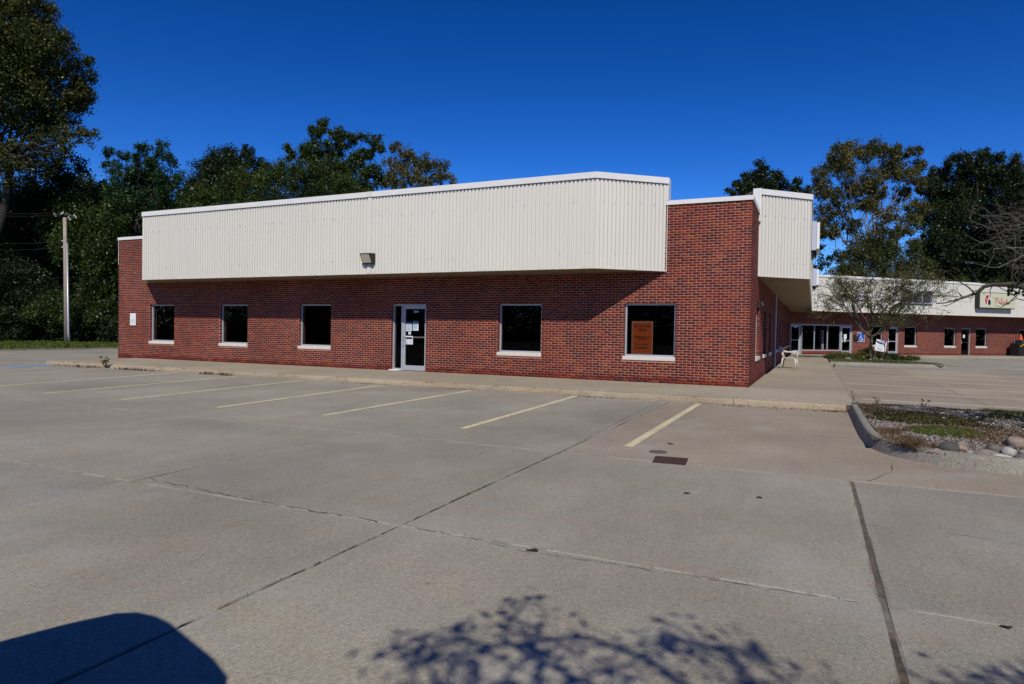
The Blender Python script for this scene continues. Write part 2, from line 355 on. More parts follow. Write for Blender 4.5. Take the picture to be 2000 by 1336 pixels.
def slab_mesh(x0, x1, y0, y1, z, gap=.006, th=.03, inset=.07, wob=None, r=None):
    """a slab with its own slightly ragged edge, a rounded arris and an 'edge' attribute"""
    r = r or random
    nx = max(2, int((x1 - x0) / .28)); ny = max(2, int((y1 - y0) / .28))
    per = [(x0 + (x1 - x0) * i / nx, y0) for i in range(nx)] + [(x1, y0 + (y1 - y0) * i / ny) for i in range(ny)] + \
          [(x1 - (x1 - x0) * i / nx, y1) for i in range(nx)] + [(x0, y1 - (y1 - y0) * i / ny) for i in range(ny)]
    n = len(per); cx, cy = (x0 + x1) / 2, (y0 + y1) / 2
    def ring(d, jit):
        o = []
        for (x, y) in per:
            sx = 1 if x > cx else -1; sy = 1 if y > cy else -1
            dx = d if abs(x - x0) < 1e-6 or abs(x - x1) < 1e-6 else 0
            dy = d if abs(y - y0) < 1e-6 or abs(y - y1) < 1e-6 else 0
            j = r.random() ** 3 * jit
            dx2 = (dx + j) if dx else 0; dy2 = (dy + j) if dy else 0
            o.append((x - sx * dx2, y - sy * dy2))
        return o
    r1 = ring(gap, .003); r2 = [(x, y) for x, y in ring(gap + .004, .012)]; r3 = ring(inset, .05)
    V = [(x, y, z - th) for x, y in r1] + [(x, y, z - .006) for x, y in r1] + [(x, y, z) for x, y in r2] + [(x, y, z) for x, y in r3]
    Fc = []
    for k in range(3):
        for i in range(n): Fc.append((k * n + i, k * n + (i + 1) % n, (k + 1) * n + (i + 1) % n, (k + 1) * n + i))
    Fc.append(tuple(range(3 * n, 4 * n)))
    ed = [1.] * n + [1.] * n + [.9] * n + [0.] * n
    return V, Fc, ed
def slab_object(name, parts, mats, parent):
    V = []; Fc = []; E = []
    for v, f, e in parts:
        k = len(V); V += v; Fc += [tuple(i + k for i in q) for q in f]; E += e
    me = bpy.data.meshes.new(name); me.from_pydata(V, [], Fc); me.materials.append(mats)
    a = me.attributes.new('edge', 'FLOAT', 'POINT'); a.data.foreach_set('value', E); me.update()
    return link(name, me, parent)
far_parts = []
XK = [x for x in XJ if x not in (-17.4, -10.45, -7.4, -4.22, 1.83, 4.9)]
cells = []
for j in range(len(YJ) - 1):
    xs0 = XK if abs(YJ[j] + 10) < .01 else XJ
    for i in range(len(xs0) - 1): cells.append((xs0[i], xs0[i + 1], YJ[j], YJ[j + 1]))
for (x0, x1, y0, y1) in cells:
    if True:
        if x0 > -23 and x1 < 0 and y0 > -1: continue
        z = ZL + random.uniform(-.0006, .0006)
        gl = .0045
        s = slab_mesh(x0 + (.010 if abs(x0 - 1.83) < .01 and y1 < -9 else 0), x1 - (.010 if abs(x1 - 1.83) < .01 and y1 < -9 else 0), y0, y1, z, gl)
        if y1 <= 17 and y0 >= -23.5 and x1 > -30 and x0 < 17.5:
            slab_object('slab', [s], M['lot_warm'] if (y0 > -10.5 and x0 > -2) else M['lot'], lot)
        else: far_parts.append(s)
o = slab_object('slab_field', far_parts, M['lot'], lot); o['kind'] = 'stuff'
# broad sealant strip in the wide joint right of the drain
g = MB(); g.wbox(1.813, 1.847, -40, -10.02, -.16, -.1365); g.build('joint_sealant', M['caulk'], lot)
# hairline cracks
def crack(pts, wd, name='crack', m=None, jt=.012):
    g = MB(); P = []
    for (a, b) in zip(pts[:-1], pts[1:]):
        n = max(2, int(math.dist(a, b) / .07))
        for i in range(n):
            t = i / n; P.append((a[0] + (b[0] - a[0]) * t + random.gauss(0, jt), a[1] + (b[1] - a[1]) * t + random.gauss(0, jt)))
    P.append(pts[-1])
    for i in range(len(P) - 1):
        a, b = np.array(P[i]), np.array(P[i + 1]); d = b - a; L = np.linalg.norm(d) + 1e-6; nn = np.array([-d[1], d[0]]) / L
        w0 = wd * random.uniform(.15, 1); w1 = wd * random.uniform(.15, 1)
        if random.random() < .18: continue
        z = ZL + .0045
        g.add([(*(a - nn * w0), z), (*(a + nn * w0), z), (*(b + nn * w1), z), (*(b - nn * w1), z)], [(0, 1, 2, 3)])
    return g.build(name, m or M['joint'], lot)
crack([(-1.27, -10.0), (-1.27, -40)], .005, jt=.003)
crack([(-1.27, -10.0), (-1.50, -3.4)], .005, jt=.005)
crack([(-1.23, -13.33), (-.2, -13.45), (1.8, -13.36)], .0035)
crack([(-4.2, -13.2), (-2.8, -13.33), (-1.3, -13.34)], .006)
crack([(1.85, -11.68), (2.3, -11.62), (3.2, -11.70), (4.8, -11.6)], .005, m=M['walk'])
crack([(2.3, -8.76), (2.25, -9.3), (1.95, -10.0)], .006)
crack([(1.5, -6.9), (2.05, -6.95)], .010)

# parking stripes --------------------------------------------------
def stripe(x0, y0, x1, y1, wd, m, z=ZL + .0032):
    g = MB(); a = np.array([x0, y0]); b = np.array([x1, y1]); d = (b - a) / np.linalg.norm(b - a); nn = np.array([-d[1], d[0]]) * wd / 2
    n = 14; vs_ = []; fs = []
    for i in range(n + 1):
        p = a + (b - a) * i / n; j = random.uniform(-.004, .004)
        vs_ += [(*(p - nn * (1 + j * 8)), z), (*(p + nn * (1 + j * 8)), z)]
    for i in range(n): fs.append((2 * i, 2 * i + 2, 2 * i + 3, 2 * i + 1))
    g.add(vs_, fs); return struct(g.build('parking_line', m))
for (xa, ya, xb, yb) in [(-.65, -9.22, -.67, -3.42), (-3.18, -8.95, -3.37, -3.40), (-5.84, -8.85, -5.97, -3.42), (-8.10, -9.0, -8.53, -3.45), (-10.55, -9.08, -11.15, -3.5), (-12.85, -9.15, -13.6, -3.5), (-15.2, -9.1, -16.1, -3.5)]:
    stripe(xa, ya, xb, yb, .115, M['paint_y'])
for (xa, ya, xb, yb) in [(2.5, -.25, 7.4, -.62), (2.42, 2.45, 7.6, 1.7), (2.4, 5.15, 7.8, 4.5), (2.4, 8.1, 8, 7.3), (2.38, 10.8, 8, 10.2), (2.38, 13.6, 8, 13.1), (2.38, 16.4, 8, 16)]:
    stripe(xa, ya, xb, yb, .15, M['paint_faint'])
stripe(-19.0, -8.9, -19.2, -3.5, .1, M['paint_faint']); stripe(-22.4, -9.4, -22.9, -3.0, .11, M['paint_white'])
stripe(-26.2, -5.6, -22.9, -2.95, .13, M['paint_white'])
for (px, py, s) in [(-22.5, -3.62, .42), (-21.75, -4.85, .42)]:
    g = MB()
    pts = [(px + s * math.cos(a) * random.uniform(.8, 1.1) * .62, py + s * math.sin(a) * random.uniform(.85, 1.1)) for a in np.linspace(0, 2 * math.pi, 14, endpoint=False)]
    g.add([(x, y, ZL + .0062) for x, y in pts], [tuple(range(14))]); struct(g.build('painted_blue_patch', M['paint_blue']))

# pavement in front of and beside the building ---------------------
g = MB(); g.prism([(-22.9, -3.26), (2.18, -3.26), (2.18, 31), (0.3, 31), (0.3, .2), (-22.9, .2)], -.2, -.012); pav = struct(g.build('pavement', M['joint']))
xs = [-22.9, -19.7, -16.4, -13.1, -9.82, -6.55, -3.28, 0.0, 2.2]
for i in range(len(xs) - 1):
    slab_object('slab', [slab_mesh(xs[i], xs[i + 1], -3.12, .12 if xs[i + 1] < .1 else 0.0, random.uniform(-.001, .001), .003, inset=.06)], M['walk'], pav)
ys = [0, 3.3, 6.6, 9.9, 13.2, 16.5, 19.8, 23.1, 26.4, 29.7, 33.2]
for i in range(len(ys) - 1):
    slab_object('slab', [slab_mesh(0.0, 2.2, ys[i], ys[i + 1], random.uniform(-.001, .001), .003, inset=.06)], M['walk'], pav)
# worn kerb along the front edge, lengths with joints
def kerb_len(x0, x1, y0=-3.30, y1=-3.123, seed=0):
    r = random.Random(seed); n = max(3, int((x1 - x0) / .16)); prof = [(y0 - .012, ZL - .03), (y0 - .012, ZL + .03), (y0 + .005, -.035), (y0 + .045, -.003), (y1, .001)]
    g = MB(); V = []
    for i in range(n + 1):
        x = x0 + .004 + (x1 - x0 - .008) * i / n
        for k, (y, z) in enumerate(prof):
            j = r.gauss(0, .006) if 0 < k < 4 else 0; c = -.02 * max(0, r.random() - .85) * 6 if k in (2, 3) else 0
            V.append((x, y + j - c, z + j * .5 + c * .6))
    m_ = len(prof); Fc = [(i * m_ + k, (i + 1) * m_ + k, (i + 1) * m_ + k + 1, i * m_ + k + 1) for i in range(n) for k in range(m_ - 1)]
    Fc += [tuple(range(m_)), tuple(range(n * m_ + m_ - 1, n * m_ - 1, -1))]
    g.add(V, Fc); return g.build('kerb', M['curb'], pav)
for i in range(len(xs) - 1): kerb_len(xs[i], xs[i + 1] if xs[i + 1] < 2 else 2.05, seed=i)
# the pavement in front of the far building
aF = R(42.5); FF = F((0.05, 32.6), (math.cos(aF), math.sin(aF)), (math.sin(aF), -math.cos(aF)))
g = MB(); pts = [FF.p(s, o, 0)[:2] for s, o in ((.2, -.2), (45, -.2), (45, 2.6), (3.5, 2.6), (.9, 1.8))]; g.prism([tuple(p) for p in pts], -.2, -.003)
struct(g.build('far_pavement', M['walk']))

# lawn strip and grass on the left
def grass_patch(name, n, fx, zb, h, m, wd=.012, parent=None):
    P = np.array([fx() for _ in range(n)]); hh = h * rng.uniform(.4, 1.2, n); a = rng.uniform(0, 2 * math.pi, n); lean = rng.normal(0, .35, (n, 2)) * hh[:, None]
    c, s = np.cos(a) * wd, np.sin(a) * wd
    V = np.zeros((n, 3, 3)); V[:, 0, 0] = P[:, 0] - c; V[:, 0, 1] = P[:, 1] - s; V[:, 1, 0] = P[:, 0] + c; V[:, 1, 1] = P[:, 1] + s
    V[:, 0:2, 2] = zb; V[:, 2, :2] = P + lean; V[:, 2, 2] = zb + hh
    return tri_obj(name, V, m, parent)
def tri_obj(name, V, m, parent=None):
    n = len(V); k = V.shape[1]; me = bpy.data.meshes.new(name)
    me.vertices.add(n * k); me.vertices.foreach_set('co', V.reshape(-1).astype(np.float32))
    me.loops.add(n * k); me.loops.foreach_set('vertex_index', np.arange(n * k, dtype=np.int32))
    me.polygons.add(n); me.polygons.foreach_set('loop_start', np.arange(0, n * k, k, dtype=np.int32))
    me.materials.append(m); me.update(calc_edges=True); me.validate()
    return link(name, me, parent)
tag(grass_patch('lawn_grass', 26000, lambda: (random.uniform(-62, -35.8) if random.random() < .8 else random.uniform(-90, -62), random.uniform(-25, 34)), -.2, .14, M['field'], .05), kind='stuff')
g = MB(); g.wbox(-36.05, -35.8, -62, 58, -.24, -.06); struct(g.build('kerb', M['island_curb']))

def leaf_quads(P, size, flat=.5, aspect=.62):
    n = len(P); nrm = rng.normal(size=(n, 3)); nrm[:, 2] = np.abs(nrm[:, 2]) * (1 + flat) ; nrm /= np.linalg.norm(nrm, axis=1, keepdims=True)
    a = rng.normal(size=(n, 3)); a -= (a * nrm).sum(1, keepdims=True) * nrm; a /= np.linalg.norm(a, axis=1, keepdims=True); b = np.cross(nrm, a)
    s = size * rng.uniform(.6, 1.35, n)[:, None] * .5
    return np.stack([P + a * s, P + b * s * aspect + nrm * s * .15, P - a * s, P - b * s * aspect + nrm * s * .15], 1)

# ================================================================== BRICK WALLS
CR = .06773; BL = .2032; MJ = .0100
def layout(s0, s1, z0c, ncourse, openings, off=0):
    out = []
    for k in range(ncourse):
        z = z0c + k * CR; zl, zh = z + MJ / 2, z + CR - MJ / 2
        st = (s1 if s1 == 0 else s0) - 200 * BL + (BL / 2 if (k + off) % 2 else 0)
        spans = [(s0, s1)]
        for (a, b, lo, hi) in openings:
            if hi > z + .02 and lo < z + CR - .02:
                ns = []
                for (p, q) in spans:
                    if b <= p or a >= q: ns.append((p, q)); continue
                    if a > p: ns.append((p, a))
                    if b < q: ns.append((b, q))
                spans = ns
        for (p, q) in spans:
            i = math.floor((p - st) / BL); x = st + i * BL
            while x < q:
                u0, u1 = max(x + MJ / 2, p), min(x + BL - MJ / 2, q)
                if abs(u1 - q) < .012: u1 = q
                if abs(u0 - p) < .012: u0 = p
                if u1 - u0 > .025: out.append((u0, u1, zl, zh))
                x += BL
    return out
def bricks(fr, B, name, parent, proud=.001, depth=.03, kind='stuff'):
    B = np.array(B); n = len(B); pr = proud + rng.uniform(-.0003, .002, n)
    V = np.zeros((n, 8, 3))
    idx = 0
    for zi in (2, 3):
        for oi in (0, 1):
            for si in (0, 1):
                s = B[:, si]; z = B[:, zi]; o = pr if oi else np.full(n, -depth)
                V[:, idx] = fr.o + s[:, None] * fr.u + o[:, None] * fr.n + z[:, None] * np.array([0, 0, 1]); idx += 1
    q = np.array([(2, 3, 7, 6), (0, 2, 6, 4), (1, 5, 7, 3), (4, 6, 7, 5), (0, 1, 3, 2)])
    me = bpy.data.meshes.new(name); me.vertices.add(n * 8); me.vertices.foreach_set('co', V.reshape(-1).astype(np.float32))
    L = (np.arange(n)[:, None, None] * 8 + q[None]).reshape(-1).astype(np.int32)
    me.loops.add(len(L)); me.loops.foreach_set('vertex_index', L); me.polygons.add(n * 5); me.polygons.foreach_set('loop_start', np.arange(0, n * 20, 4, dtype=np.int32))
    me.materials.append(M['brick']); me.update(calc_edges=True)
    o = link(name, me, parent); o['kind'] = kind; return o
def core(mb, fr, s0, s1, z0, z1, openings, th=.28):
    """mortar-coloured wall core as butted boxes round the openings"""
    xs_ = sorted({s0, s1} | {a for a, b, _, _ in openings} | {b for a, b, _, _ in openings})
    for a, b in zip(xs_[:-1], xs_[1:]):
        ops = sorted([(lo, hi) for (p, q, lo, hi) in openings if p < (a + b) / 2 < q])
        z = z0
        for lo, hi in ops:
            if lo > z: mb.box(fr, a, b, -th, 0, z, lo)
            z = hi
        if z < z1: mb.box(fr, a, b, -th, 0, z, z1)
def jambs(fr, openings, name, parent, dep=.11):
    g = MB()
    for (a, b, lo, hi) in openings:
        k = 0; z = 0
        while z < hi - .03:
            zl = max(z + MJ / 2, lo); zh = min(z + CR - MJ / 2, hi)
            if zh - zl > .02:
                g.box(fr, a - .001, a + .004, -dep, -.002, zl, zh); g.box(fr, b - .004, b + .001, -dep, -.002, zl, zh)
            z += CR
        g.box(fr, a, b, -dep, -.002, hi - .003, hi + .001)
    o = g.build(name, M['brick'], parent); o['kind'] = 'stuff'; return o
def ribbed(g, fr, s0, s1, z0, z1, pitch=.114, dep=.030, out=0):
    n = max(1, round((s1 - s0) / pitch)); p = (s1 - s0) / n; P = []
    for i in range(n): P += [(s0 + i * p, out), (s0 + i * p + .56 * p, out), (s0 + i * p + .64 * p, out - dep), (s0 + i * p + .90 * p, out - dep)]
    P.append((s1, out))
    V = [fr.p(s, o, z) for s, o in P for z in (z0, z1)]
    g.add(V, [(2 * i, 2 * i + 2, 2 * i + 3, 2 * i + 1) for i in range(len(P) - 1)])
def fasteners(g, fr, s0, s1, z, step, out=0):
    s = s0 + step / 2
    while s < s1:
        if random.random() < .8:
            zz = z + random.uniform(-.01, .01); g.box(fr, s - .009, s + .009, out - .002, out + .006, zz - .009, zz + .009)
        s += step
def window(fr, a, b, lo, hi, parent, rec=.10, name='window', fw=.045):
    g = MB()
    g.box(fr, a + .002, a + fw, -rec - .06, -rec + .015, lo, hi - .002); g.box(fr, b - fw, b - .002, -rec - .06, -rec + .015, lo, hi - .002)
    g.box(fr, a + fw, b - fw, -rec - .06, -rec + .013, hi - fw, hi - .002); g.box(fr, a + fw, b - fw, -rec - .06, -rec + .013, lo, lo + fw)
    wdw = g.build(name, M['alu'], parent)
    g = MB(); g.box(fr, a + fw - .004, b - fw + .004, -rec - .03, -rec - .022, lo + fw - .004, hi - fw + .004); g.build('pane', M['glass'], wdw)
    g = MB(); g.box(fr, a - .035, b + .012, -rec - .02, .035, lo - .105, lo - .001); g.build('sill', M['sill'], wdw, bevel=.006)
    return wdw

# ------------------------------------------------ the main building
H = 4.67; L = 23.90; YS = 32.6; ZF = 5.38; ZB = 2.94
bld = empty('brick_building', (-12, 8, 0), 'long single storey red brick building with cream ribbed metal fascia, in the foreground', 'building')
wins = [(-22.03, -20.67), (-18.26, -16.90), (-14.52, -13.16), (-6.96, -5.60), (-3.19, -1.83)]
opF = [(a, b, .585, 2.10) for a, b in wins] + [(-10.735, -9.455, 0.0, 2.10)]
opFb = [(a - .035, b + .012, .585, .69) for a, b in wins] + [(a, b, .69, 2.10) for a, b in wins] + [(-10.735, -9.455, -.01, 2.10)]
g = MB(); core(g, W0, -L, -.28, -.15, H, opF)
FS = F((0, 0), (0, 1), (1, 0))            # side wall: s = Y, out = +X
opS = [(y, y + 1.37, .585, 2.10) for y in (1.95, 4.85, 7.75, 12.6, 15.5, 18.4, 21.3, 24.2, 27.1, 30.0)]
core(g, FS, 0, YS, -.15, H, opS)
g.wbox(-L, -L + .28, .28, 31, -.15, H); g.wbox(-L, 0, 31, 31.28, -.15, H)
g.build('wall', M['mortar'], bld)
BF = layout(-L, 0, 0, 69, opFb); BS = layout(0.0, YS, 0, 69, [(a - .035, b + .035, .585, .69) for a, b, _, _ in opS] + [(a, b, .69, 2.1) for a, b, _, _ in opS], 1)
BF.append((-L, 0, -.012, .0)); 
dist = [math.dist((0.5 * (b[0] + b[1]), 0, .5 * (b[2] + b[3])), (CAM[0], CAM[1], 1.9)) + (50 if b[1] - b[0] < .18 else 0) for b in BF]
order = np.argsort(dist); near = set(order[:300].tolist())
bricks(W0, [b for i, b in enumerate(BF) if i not in near], 'brickwork', bld)
bricks(FS, BS, 'brickwork', bld)
g = MB(); hx = (BL - MJ) / 2; hz = (CR - MJ) / 2
g.add([(sx * hx, sy, sz * hz) for sz in (-1, 1) for sy in (.03, -.002) for sx in (-1, 1)], [(2, 3, 7, 6), (0, 2, 6, 4), (1, 5, 7, 3), (4, 6, 7, 5), (0, 1, 3, 2)])
bme = g.mesh('brick', M['brick'])
for i in sorted(near):
    b = BF[i]; link('brick', bme, bld, ((b[0] + b[1]) / 2, random.uniform(-.001, .0003), (b[2] + b[3]) / 2))
jambs(W0, [(a, b, .69, 2.10) for a, b in wins] + [(-10.735, -9.455, 0, 2.10)], 'jamb_bricks', bld)
jambs(FS, [(a, b, .69, 2.10) for a, b, _, _ in opS], 'jamb_bricks', bld)
g = MB(); FL = F((-L, 0), (0, 1), (-1, 0)); bricks(FL, layout(0, 30, 0, 69, [], 1), 'brickwork', bld)
# coping of the wall
g = MB(); g.wbox(-L - .03, .03, -.03, .30, H + .002, H + .115); g.wbox(-.30, .03, .30, 2.3, H + .002, H + .115); g.wbox(-L - .03, -L + .3, .3, 30, H + .002, H + .115)
g.wbox(-L - .17, -L - .035, .1, .16, 3.72, H + .115); g.wbox(-L - .17, -L - .17 + .05, .16, 25, 3.72, H + .115)
g.build('coping', M['cap'], bld)
g = MB(); g.wbox(-L + .28, -.28, .28, 31, H - .25, H - .05); g.build('roof', M['signgrey'], bld)
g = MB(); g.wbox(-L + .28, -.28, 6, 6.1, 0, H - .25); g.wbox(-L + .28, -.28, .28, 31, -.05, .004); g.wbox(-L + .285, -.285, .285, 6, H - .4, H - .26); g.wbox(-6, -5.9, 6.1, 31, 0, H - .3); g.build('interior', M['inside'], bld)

# fascia on the front: front face, two bevelled ends, soffit
PF = 1.30; XA = -20.70; XB = -3.64; XR = -2.09; XL2 = -22.25
corners = [(XL2, 0), (XA, -PF), (XB, -PF), (XR, 0)]
def fascia(corn, zb, zt, parent, nrm_sign, capin=.28, name='fascia', back=True, fast=True, soff=True, inner=None, soff_ribs=False, pitch=.114):
    gs = MB(); gc = MB(); gf = MB()
    frs = []
    for (a, b) in zip(corn[:-1], corn[1:]):
        a = np.array(a, float); b = np.array(b, float); d = b - a; Ln = np.linalg.norm(d); u = d / Ln; n = np.array([u[1], -u[0]]) * nrm_sign
        fr = F(a, u, n); frs.append((fr, Ln))
        ribbed(gs, fr, 0.012, Ln - .012, zb + .02, zt - .03, pitch)
        gs.box(fr, 0, .012, -.03, .004, zb + .02, zt - .03); gs.box(fr, Ln - .012, Ln, -.03, .004, zb + .02, zt - .03)
        gs.box(fr, 0, Ln, -.10, -.035, zb, zt - .03)
        gs.box(fr, 0, Ln, -.034, .010, zb - .004, zb + .022)
        gc.box(fr, -.012, Ln + .012, -.0, .036, zt - .155, zt)
        gc.box(fr, 0, Ln, -capin, .0, zt - .02, zt - .001)
        if fast:
            for z in (zt - .72, zb + .42): fasteners(gf, fr, 0, Ln, z, .354)
            fasteners(gf, fr, 0, Ln, zb + .04, .354)
            fasteners(gf, fr, .05, Ln, zt - .72, .354)
    fa = gs.build(name, M['white'], parent); gc.build('coping', M['cap'], fa)
    if fast: o = gf.build('fasteners', M['signgrey'], fa); o['kind'] = 'stuff'
    if soff:
        g = MB(); poly = list(corn) + (inner or [])
        cx = np.mean([p[0] for p in poly]); cy = np.mean([p[1] for p in poly])
        g.add([(p[0] + (cx - p[0]) * .002, p[1], zb + .004) for p in poly] + [(p[0], p[1], zb + .02) for p in poly], [tuple(range(len(poly)))] + [tuple(range(2 * len(poly) - 1, len(poly) - 1, -1))])
        g.build('soffit', M['soffit'], fa)
    return fa
fascia(corners, ZB, ZF, bld, 1)
# vertical lap where two fascia sheets meet above the lamp
g = MB(); g.wbox(-10.72, -10.60, -PF - .02, -PF - .004, ZB + .02, ZF - .13); g.wbox(-10.76, -10.56, -PF - .045, -PF - .037, ZF - .15, ZF + .004); g.build('lap_strip', M['white'], bld)
g = MB(); g.wbox(XR - .10, XR + .012, -.012, .30, ZB + 1.86, ZF - .001); g.build('fascia_end_trim', M['cap'], bld)
g = MB(); g.add([(XL2, .05, ZF - .02), (XR - .15, .05, ZF - .02), (XR - .75, 1.6, H - .05), (XL2, 1.6, H - .05)], [(0, 1, 2, 3)])
g.build('fascia_back', M['cap'], bld)
# fascia along the side
PS = 1.32; cs = [(0.0, 2.16), (PS, 3.45), (PS, 34.0)]
fascia(cs, ZB + .01, ZF, bld, 1, inner=[(0, 34)], name='fascia')
g = MB()
y = 3.6
while y < 31:                                                     # soffit boards run across
    g.wbox(.02, PS - .03, y, y + .26, ZB + .001, ZB + .0135); y += .30
o = g.build('soffit_board', M['soffit'], bld)
g = MB(); g.wbox(-.16, -.002, 2.08, 2.24, H + .12, ZF - .001); g.add([(-.16, 2.2, ZF - .02), (-.16, 32, ZF - .02), (-1.5, 32, H), (-1.5, 2.2, H)], [(0, 1, 2, 3)]); g.wbox(-.002, .06, 2.075, 2.15, H - .2, ZF - .001); g.build('fascia_end_trim', M['cap'], bld)
for a, b in wins: window(W0, a, b, .69, 2.10, bld)
for (a, b, _, _) in opS: window(FS, a, b, .69, 2.10, bld)
# blinds behind side windows are dark; front door with sidelight
fr = W0; rec = .10
g = MB(); xa, xb, xm = -10.735, -9.455, -10.385
for (a, b) in ((xa + .002, xa + .05), (xm - .025, xm + .025), (xb - .05, xb - .002)): g.box(fr, a, b, -rec - .09, -rec + .02, 0.004, 2.098)
g.box(fr, xa + .05, xm - .025, -rec - .09, -rec + .018, 2.045, 2.098); g.box(fr, xm + .025, xb - .05, -rec - .09, -rec + .018, 2.045, 2.098); g.box(fr, xa + .05, xm - .025, -rec - .09, -rec + .018, .004, .07)
df = g.build('door_frame', M['alu'], bld)
g = MB(); g.box(fr, xa + .05, xm - .025, -rec - .04, -rec - .032, .07, 2.045); g.build('sidelight_pane', M['glass'], df)
g = MB(); g.box(fr, xa - .02, xm - .04, -.09, .10, -.001, .035); g.build('threshold', M['signwhite'], df, bevel=.008)
dl, dr = xm + .028, xb - .053
g = MB(); g.box(fr, dl, dl + .07, -rec - .07, -rec - .01, .012, 2.04); g.box(fr, dr - .055, dr, -rec - .07, -rec - .01, .012, 2.04); g.box(fr, dl + .07, dr - .055, -rec - .07, -rec - .012, 1.95, 2.04); g.box(fr, dl + .07, dr - .055, -rec - .07, -rec - .012, .012, .17)
door = g.build('door', M['alu'], bld)
g = MB(); g.box(fr, dl + .067, dr - .052, -rec - .045, -rec - .037, .167, 1.953); g.build('pane', M['glass'], door)
g = MB(); g.box(fr, dl + .07, dr - .055, -rec - .10, -rec - .06, 1.04, 1.085); g.build('push_bar', M['alu'], door)
g = MB(); g.tube([fr.p(dl + .03, -rec - .01, 1.09), fr.p(dl + .03, -rec + .05, 1.09), fr.p(dl + .03, -rec + .05, .80), fr.p(dl + .03, -rec - .01, .80)], .013, 8); g.box(fr, dl + .015, dl + .045, -rec - .01, -rec + .002, 1.20, 1.245); g.build('handle', M['alu'], door)
text('2334', .085, fr, (dl + dr) / 2 + .03, -rec - .034, 1.84, 'house_number', M['signwhite'], door, bold=.002)
def notice(s, z, w_, h_, label, lines=6, head=False, extra=None):
    e = empty('notice', tuple(W0.p(s + w_ / 2, -rec - .03, z)), label, 'notice', 'paper notices taped to the glass door')
    g = MB(); g.box(W0, s, s + w_, -rec - .0355, -rec - .034, z, z + h_); g.build('sheet', M['paper'], e)
    g = MB()
    if head: g.box(W0, s, s + w_, -rec - .034, -rec - .0335, z + h_ * .8, z + h_)
    for i in range(lines):
        zz = z + h_ * (.72 - i * .62 / lines); ll = w_ * random.uniform(.6, .82); g.box(W0, s + w_ * .09, s + w_ * .09 + ll, -rec - .034, -rec - .0335, zz - .006, zz + .004)
    if extra: g.box(W0, s + w_ * .25, s + w_ * .7, -rec - .034, -rec - .0333, z + h_ * .12, z + h_ * .2)
    g.build('print', M['ink_blue'], e)
notice(dl + .085, 1.25, .21, .29, 'left one of the two blue-headed notices taped side by side on the glass door', 7, True, True)
notice(dl + .335, 1.27, .21, .31, 'right one of the two blue-headed notices taped side by side on the glass door', 8, True)
notice(dl + .175, 1.145, .09, .085, 'tiny square white sticker with a dark symbol below the door notices', 0, False, True)
e = empty('mail_slot_box', tuple(W0.p(dl + .2, -rec, .8)), 'pale box with dark slot fixed on the glass door beside its handle', 'letter box')
g = MB(); g.box(W0, dl + .09, dl + .35, -rec - .0355, -rec - .01, .83, 1.09); g.build('case', M['paper'], e, bevel=.006)
g = MB(); g.box(W0, dl + .105, dl + .335, -rec - .0095, -rec - .006, 1.0, 1.055); g.build('slot', M['black'], e)
g = MB(); g.box(W0, dl + .10, dl + .345, -rec - .0095, -rec + .008, 1.062, 1.10); g.build('flap', M['signwhite'], e)
g = MB()
for q in range(3): g.box(W0, dl + .11, dl + .18, -rec - .0095, -rec - .008, .86 + .04 * q, .875 + .04 * q)
g.tube([W0.p(dl + .265 + .035 * math.cos(t), -rec - .008, .915 + .04 * math.sin(t)) for t in np.linspace(0, 6.28, 13)], .005, 4); g.build('print', M['ink_grey'], e)

# for-lease poster behind the right window
e = empty('lease_poster', (-2.75, .17, .74), 'orange space-for-lease poster standing inside the rightmost front window', 'poster')
fr = W0; a, b, lo, hi = -3.03, -2.45, .745, 1.63
g = MB(); g.box(fr, a, b, -.168, -.162, lo, hi); g.build('board', M['posteredge'], e)
g = MB(); g.box(fr, a + .035, b - .035, -.161, -.1605, lo + .03, hi - .035); g.build('sheet', M['poster'], e)
cx = (a + b) / 2
for body, sz, z in (('SPACE FOR', .098, 1.465), ('LEASE', .098, 1.365), ('APPROXIMATELY 2000', .045, 1.19), ('SQUARE FEET', .045, 1.135), ('CALL TODAY', .06, .985), ('219.608.0971', .082, .885)):
    text(body, sz, fr, cx, -.160, z, 'lettering', M['black'], e, bold=.003, squash=.92, depth=.0008)
# wall sign at the left end
e = empty('wall_sign', (-23.0, 0, 1.28), 'small white parking sign with faded green print on the brick at the left end', 'sign')
g = MB(); g.box(W0, -23.17, -22.83, .012, .022, 1.28, 1.76); g.build('plate', M['signwhite'], e, bevel=.004)
g = MB(); g.box(W0, -23.12, -22.88, .0225, .023, 1.50, 1.512); g.build('print', M['teal'], e)
for body, z in (('PARKING', 1.455), ('RESERVED', 1.405), ('ONLY', 1.34)): text(body, .052, W0, -23.0, .0225, z, 'lettering', M['teal'], e, depth=.0006)
# floodlight on the fascia
fl = empty('floodlight', (-10.62, -PF, 3.4), 'dark bronze wall-pack floodlight on the cream fascia above the door', 'lamp')
g = MB(); o0 = PF + .002
def wedge(g, x0, x1, pts):          # pts (out,z) profile
    n = len(pts); v = [W0.p(x0, o, z) for o, z in pts] + [W0.p(x1, o, z) for o, z in pts]
    g.add(v, [tuple(range(n)), tuple(range(2 * n - 1, n - 1, -1))] + [(i, n + i, n + (i + 1) % n, (i + 1) % n) for i in range(n)])
wedge(g, -10.80, -10.43, [(o0, 3.22), (o0, 3.55), (o0 + .27, 3.53), (o0 + .27, 3.50), (o0 + .12, 3.24)]); g.build('housing', M['bronze'], fl, bevel=.006)
g = MB(); wedge(g, -10.765, -10.465, [(o0 + .274, 3.49), (o0 + .278, 3.485), (o0 + .142, 3.262), (o0 + .136, 3.262)]); g.build('lens', M['lens'], fl)
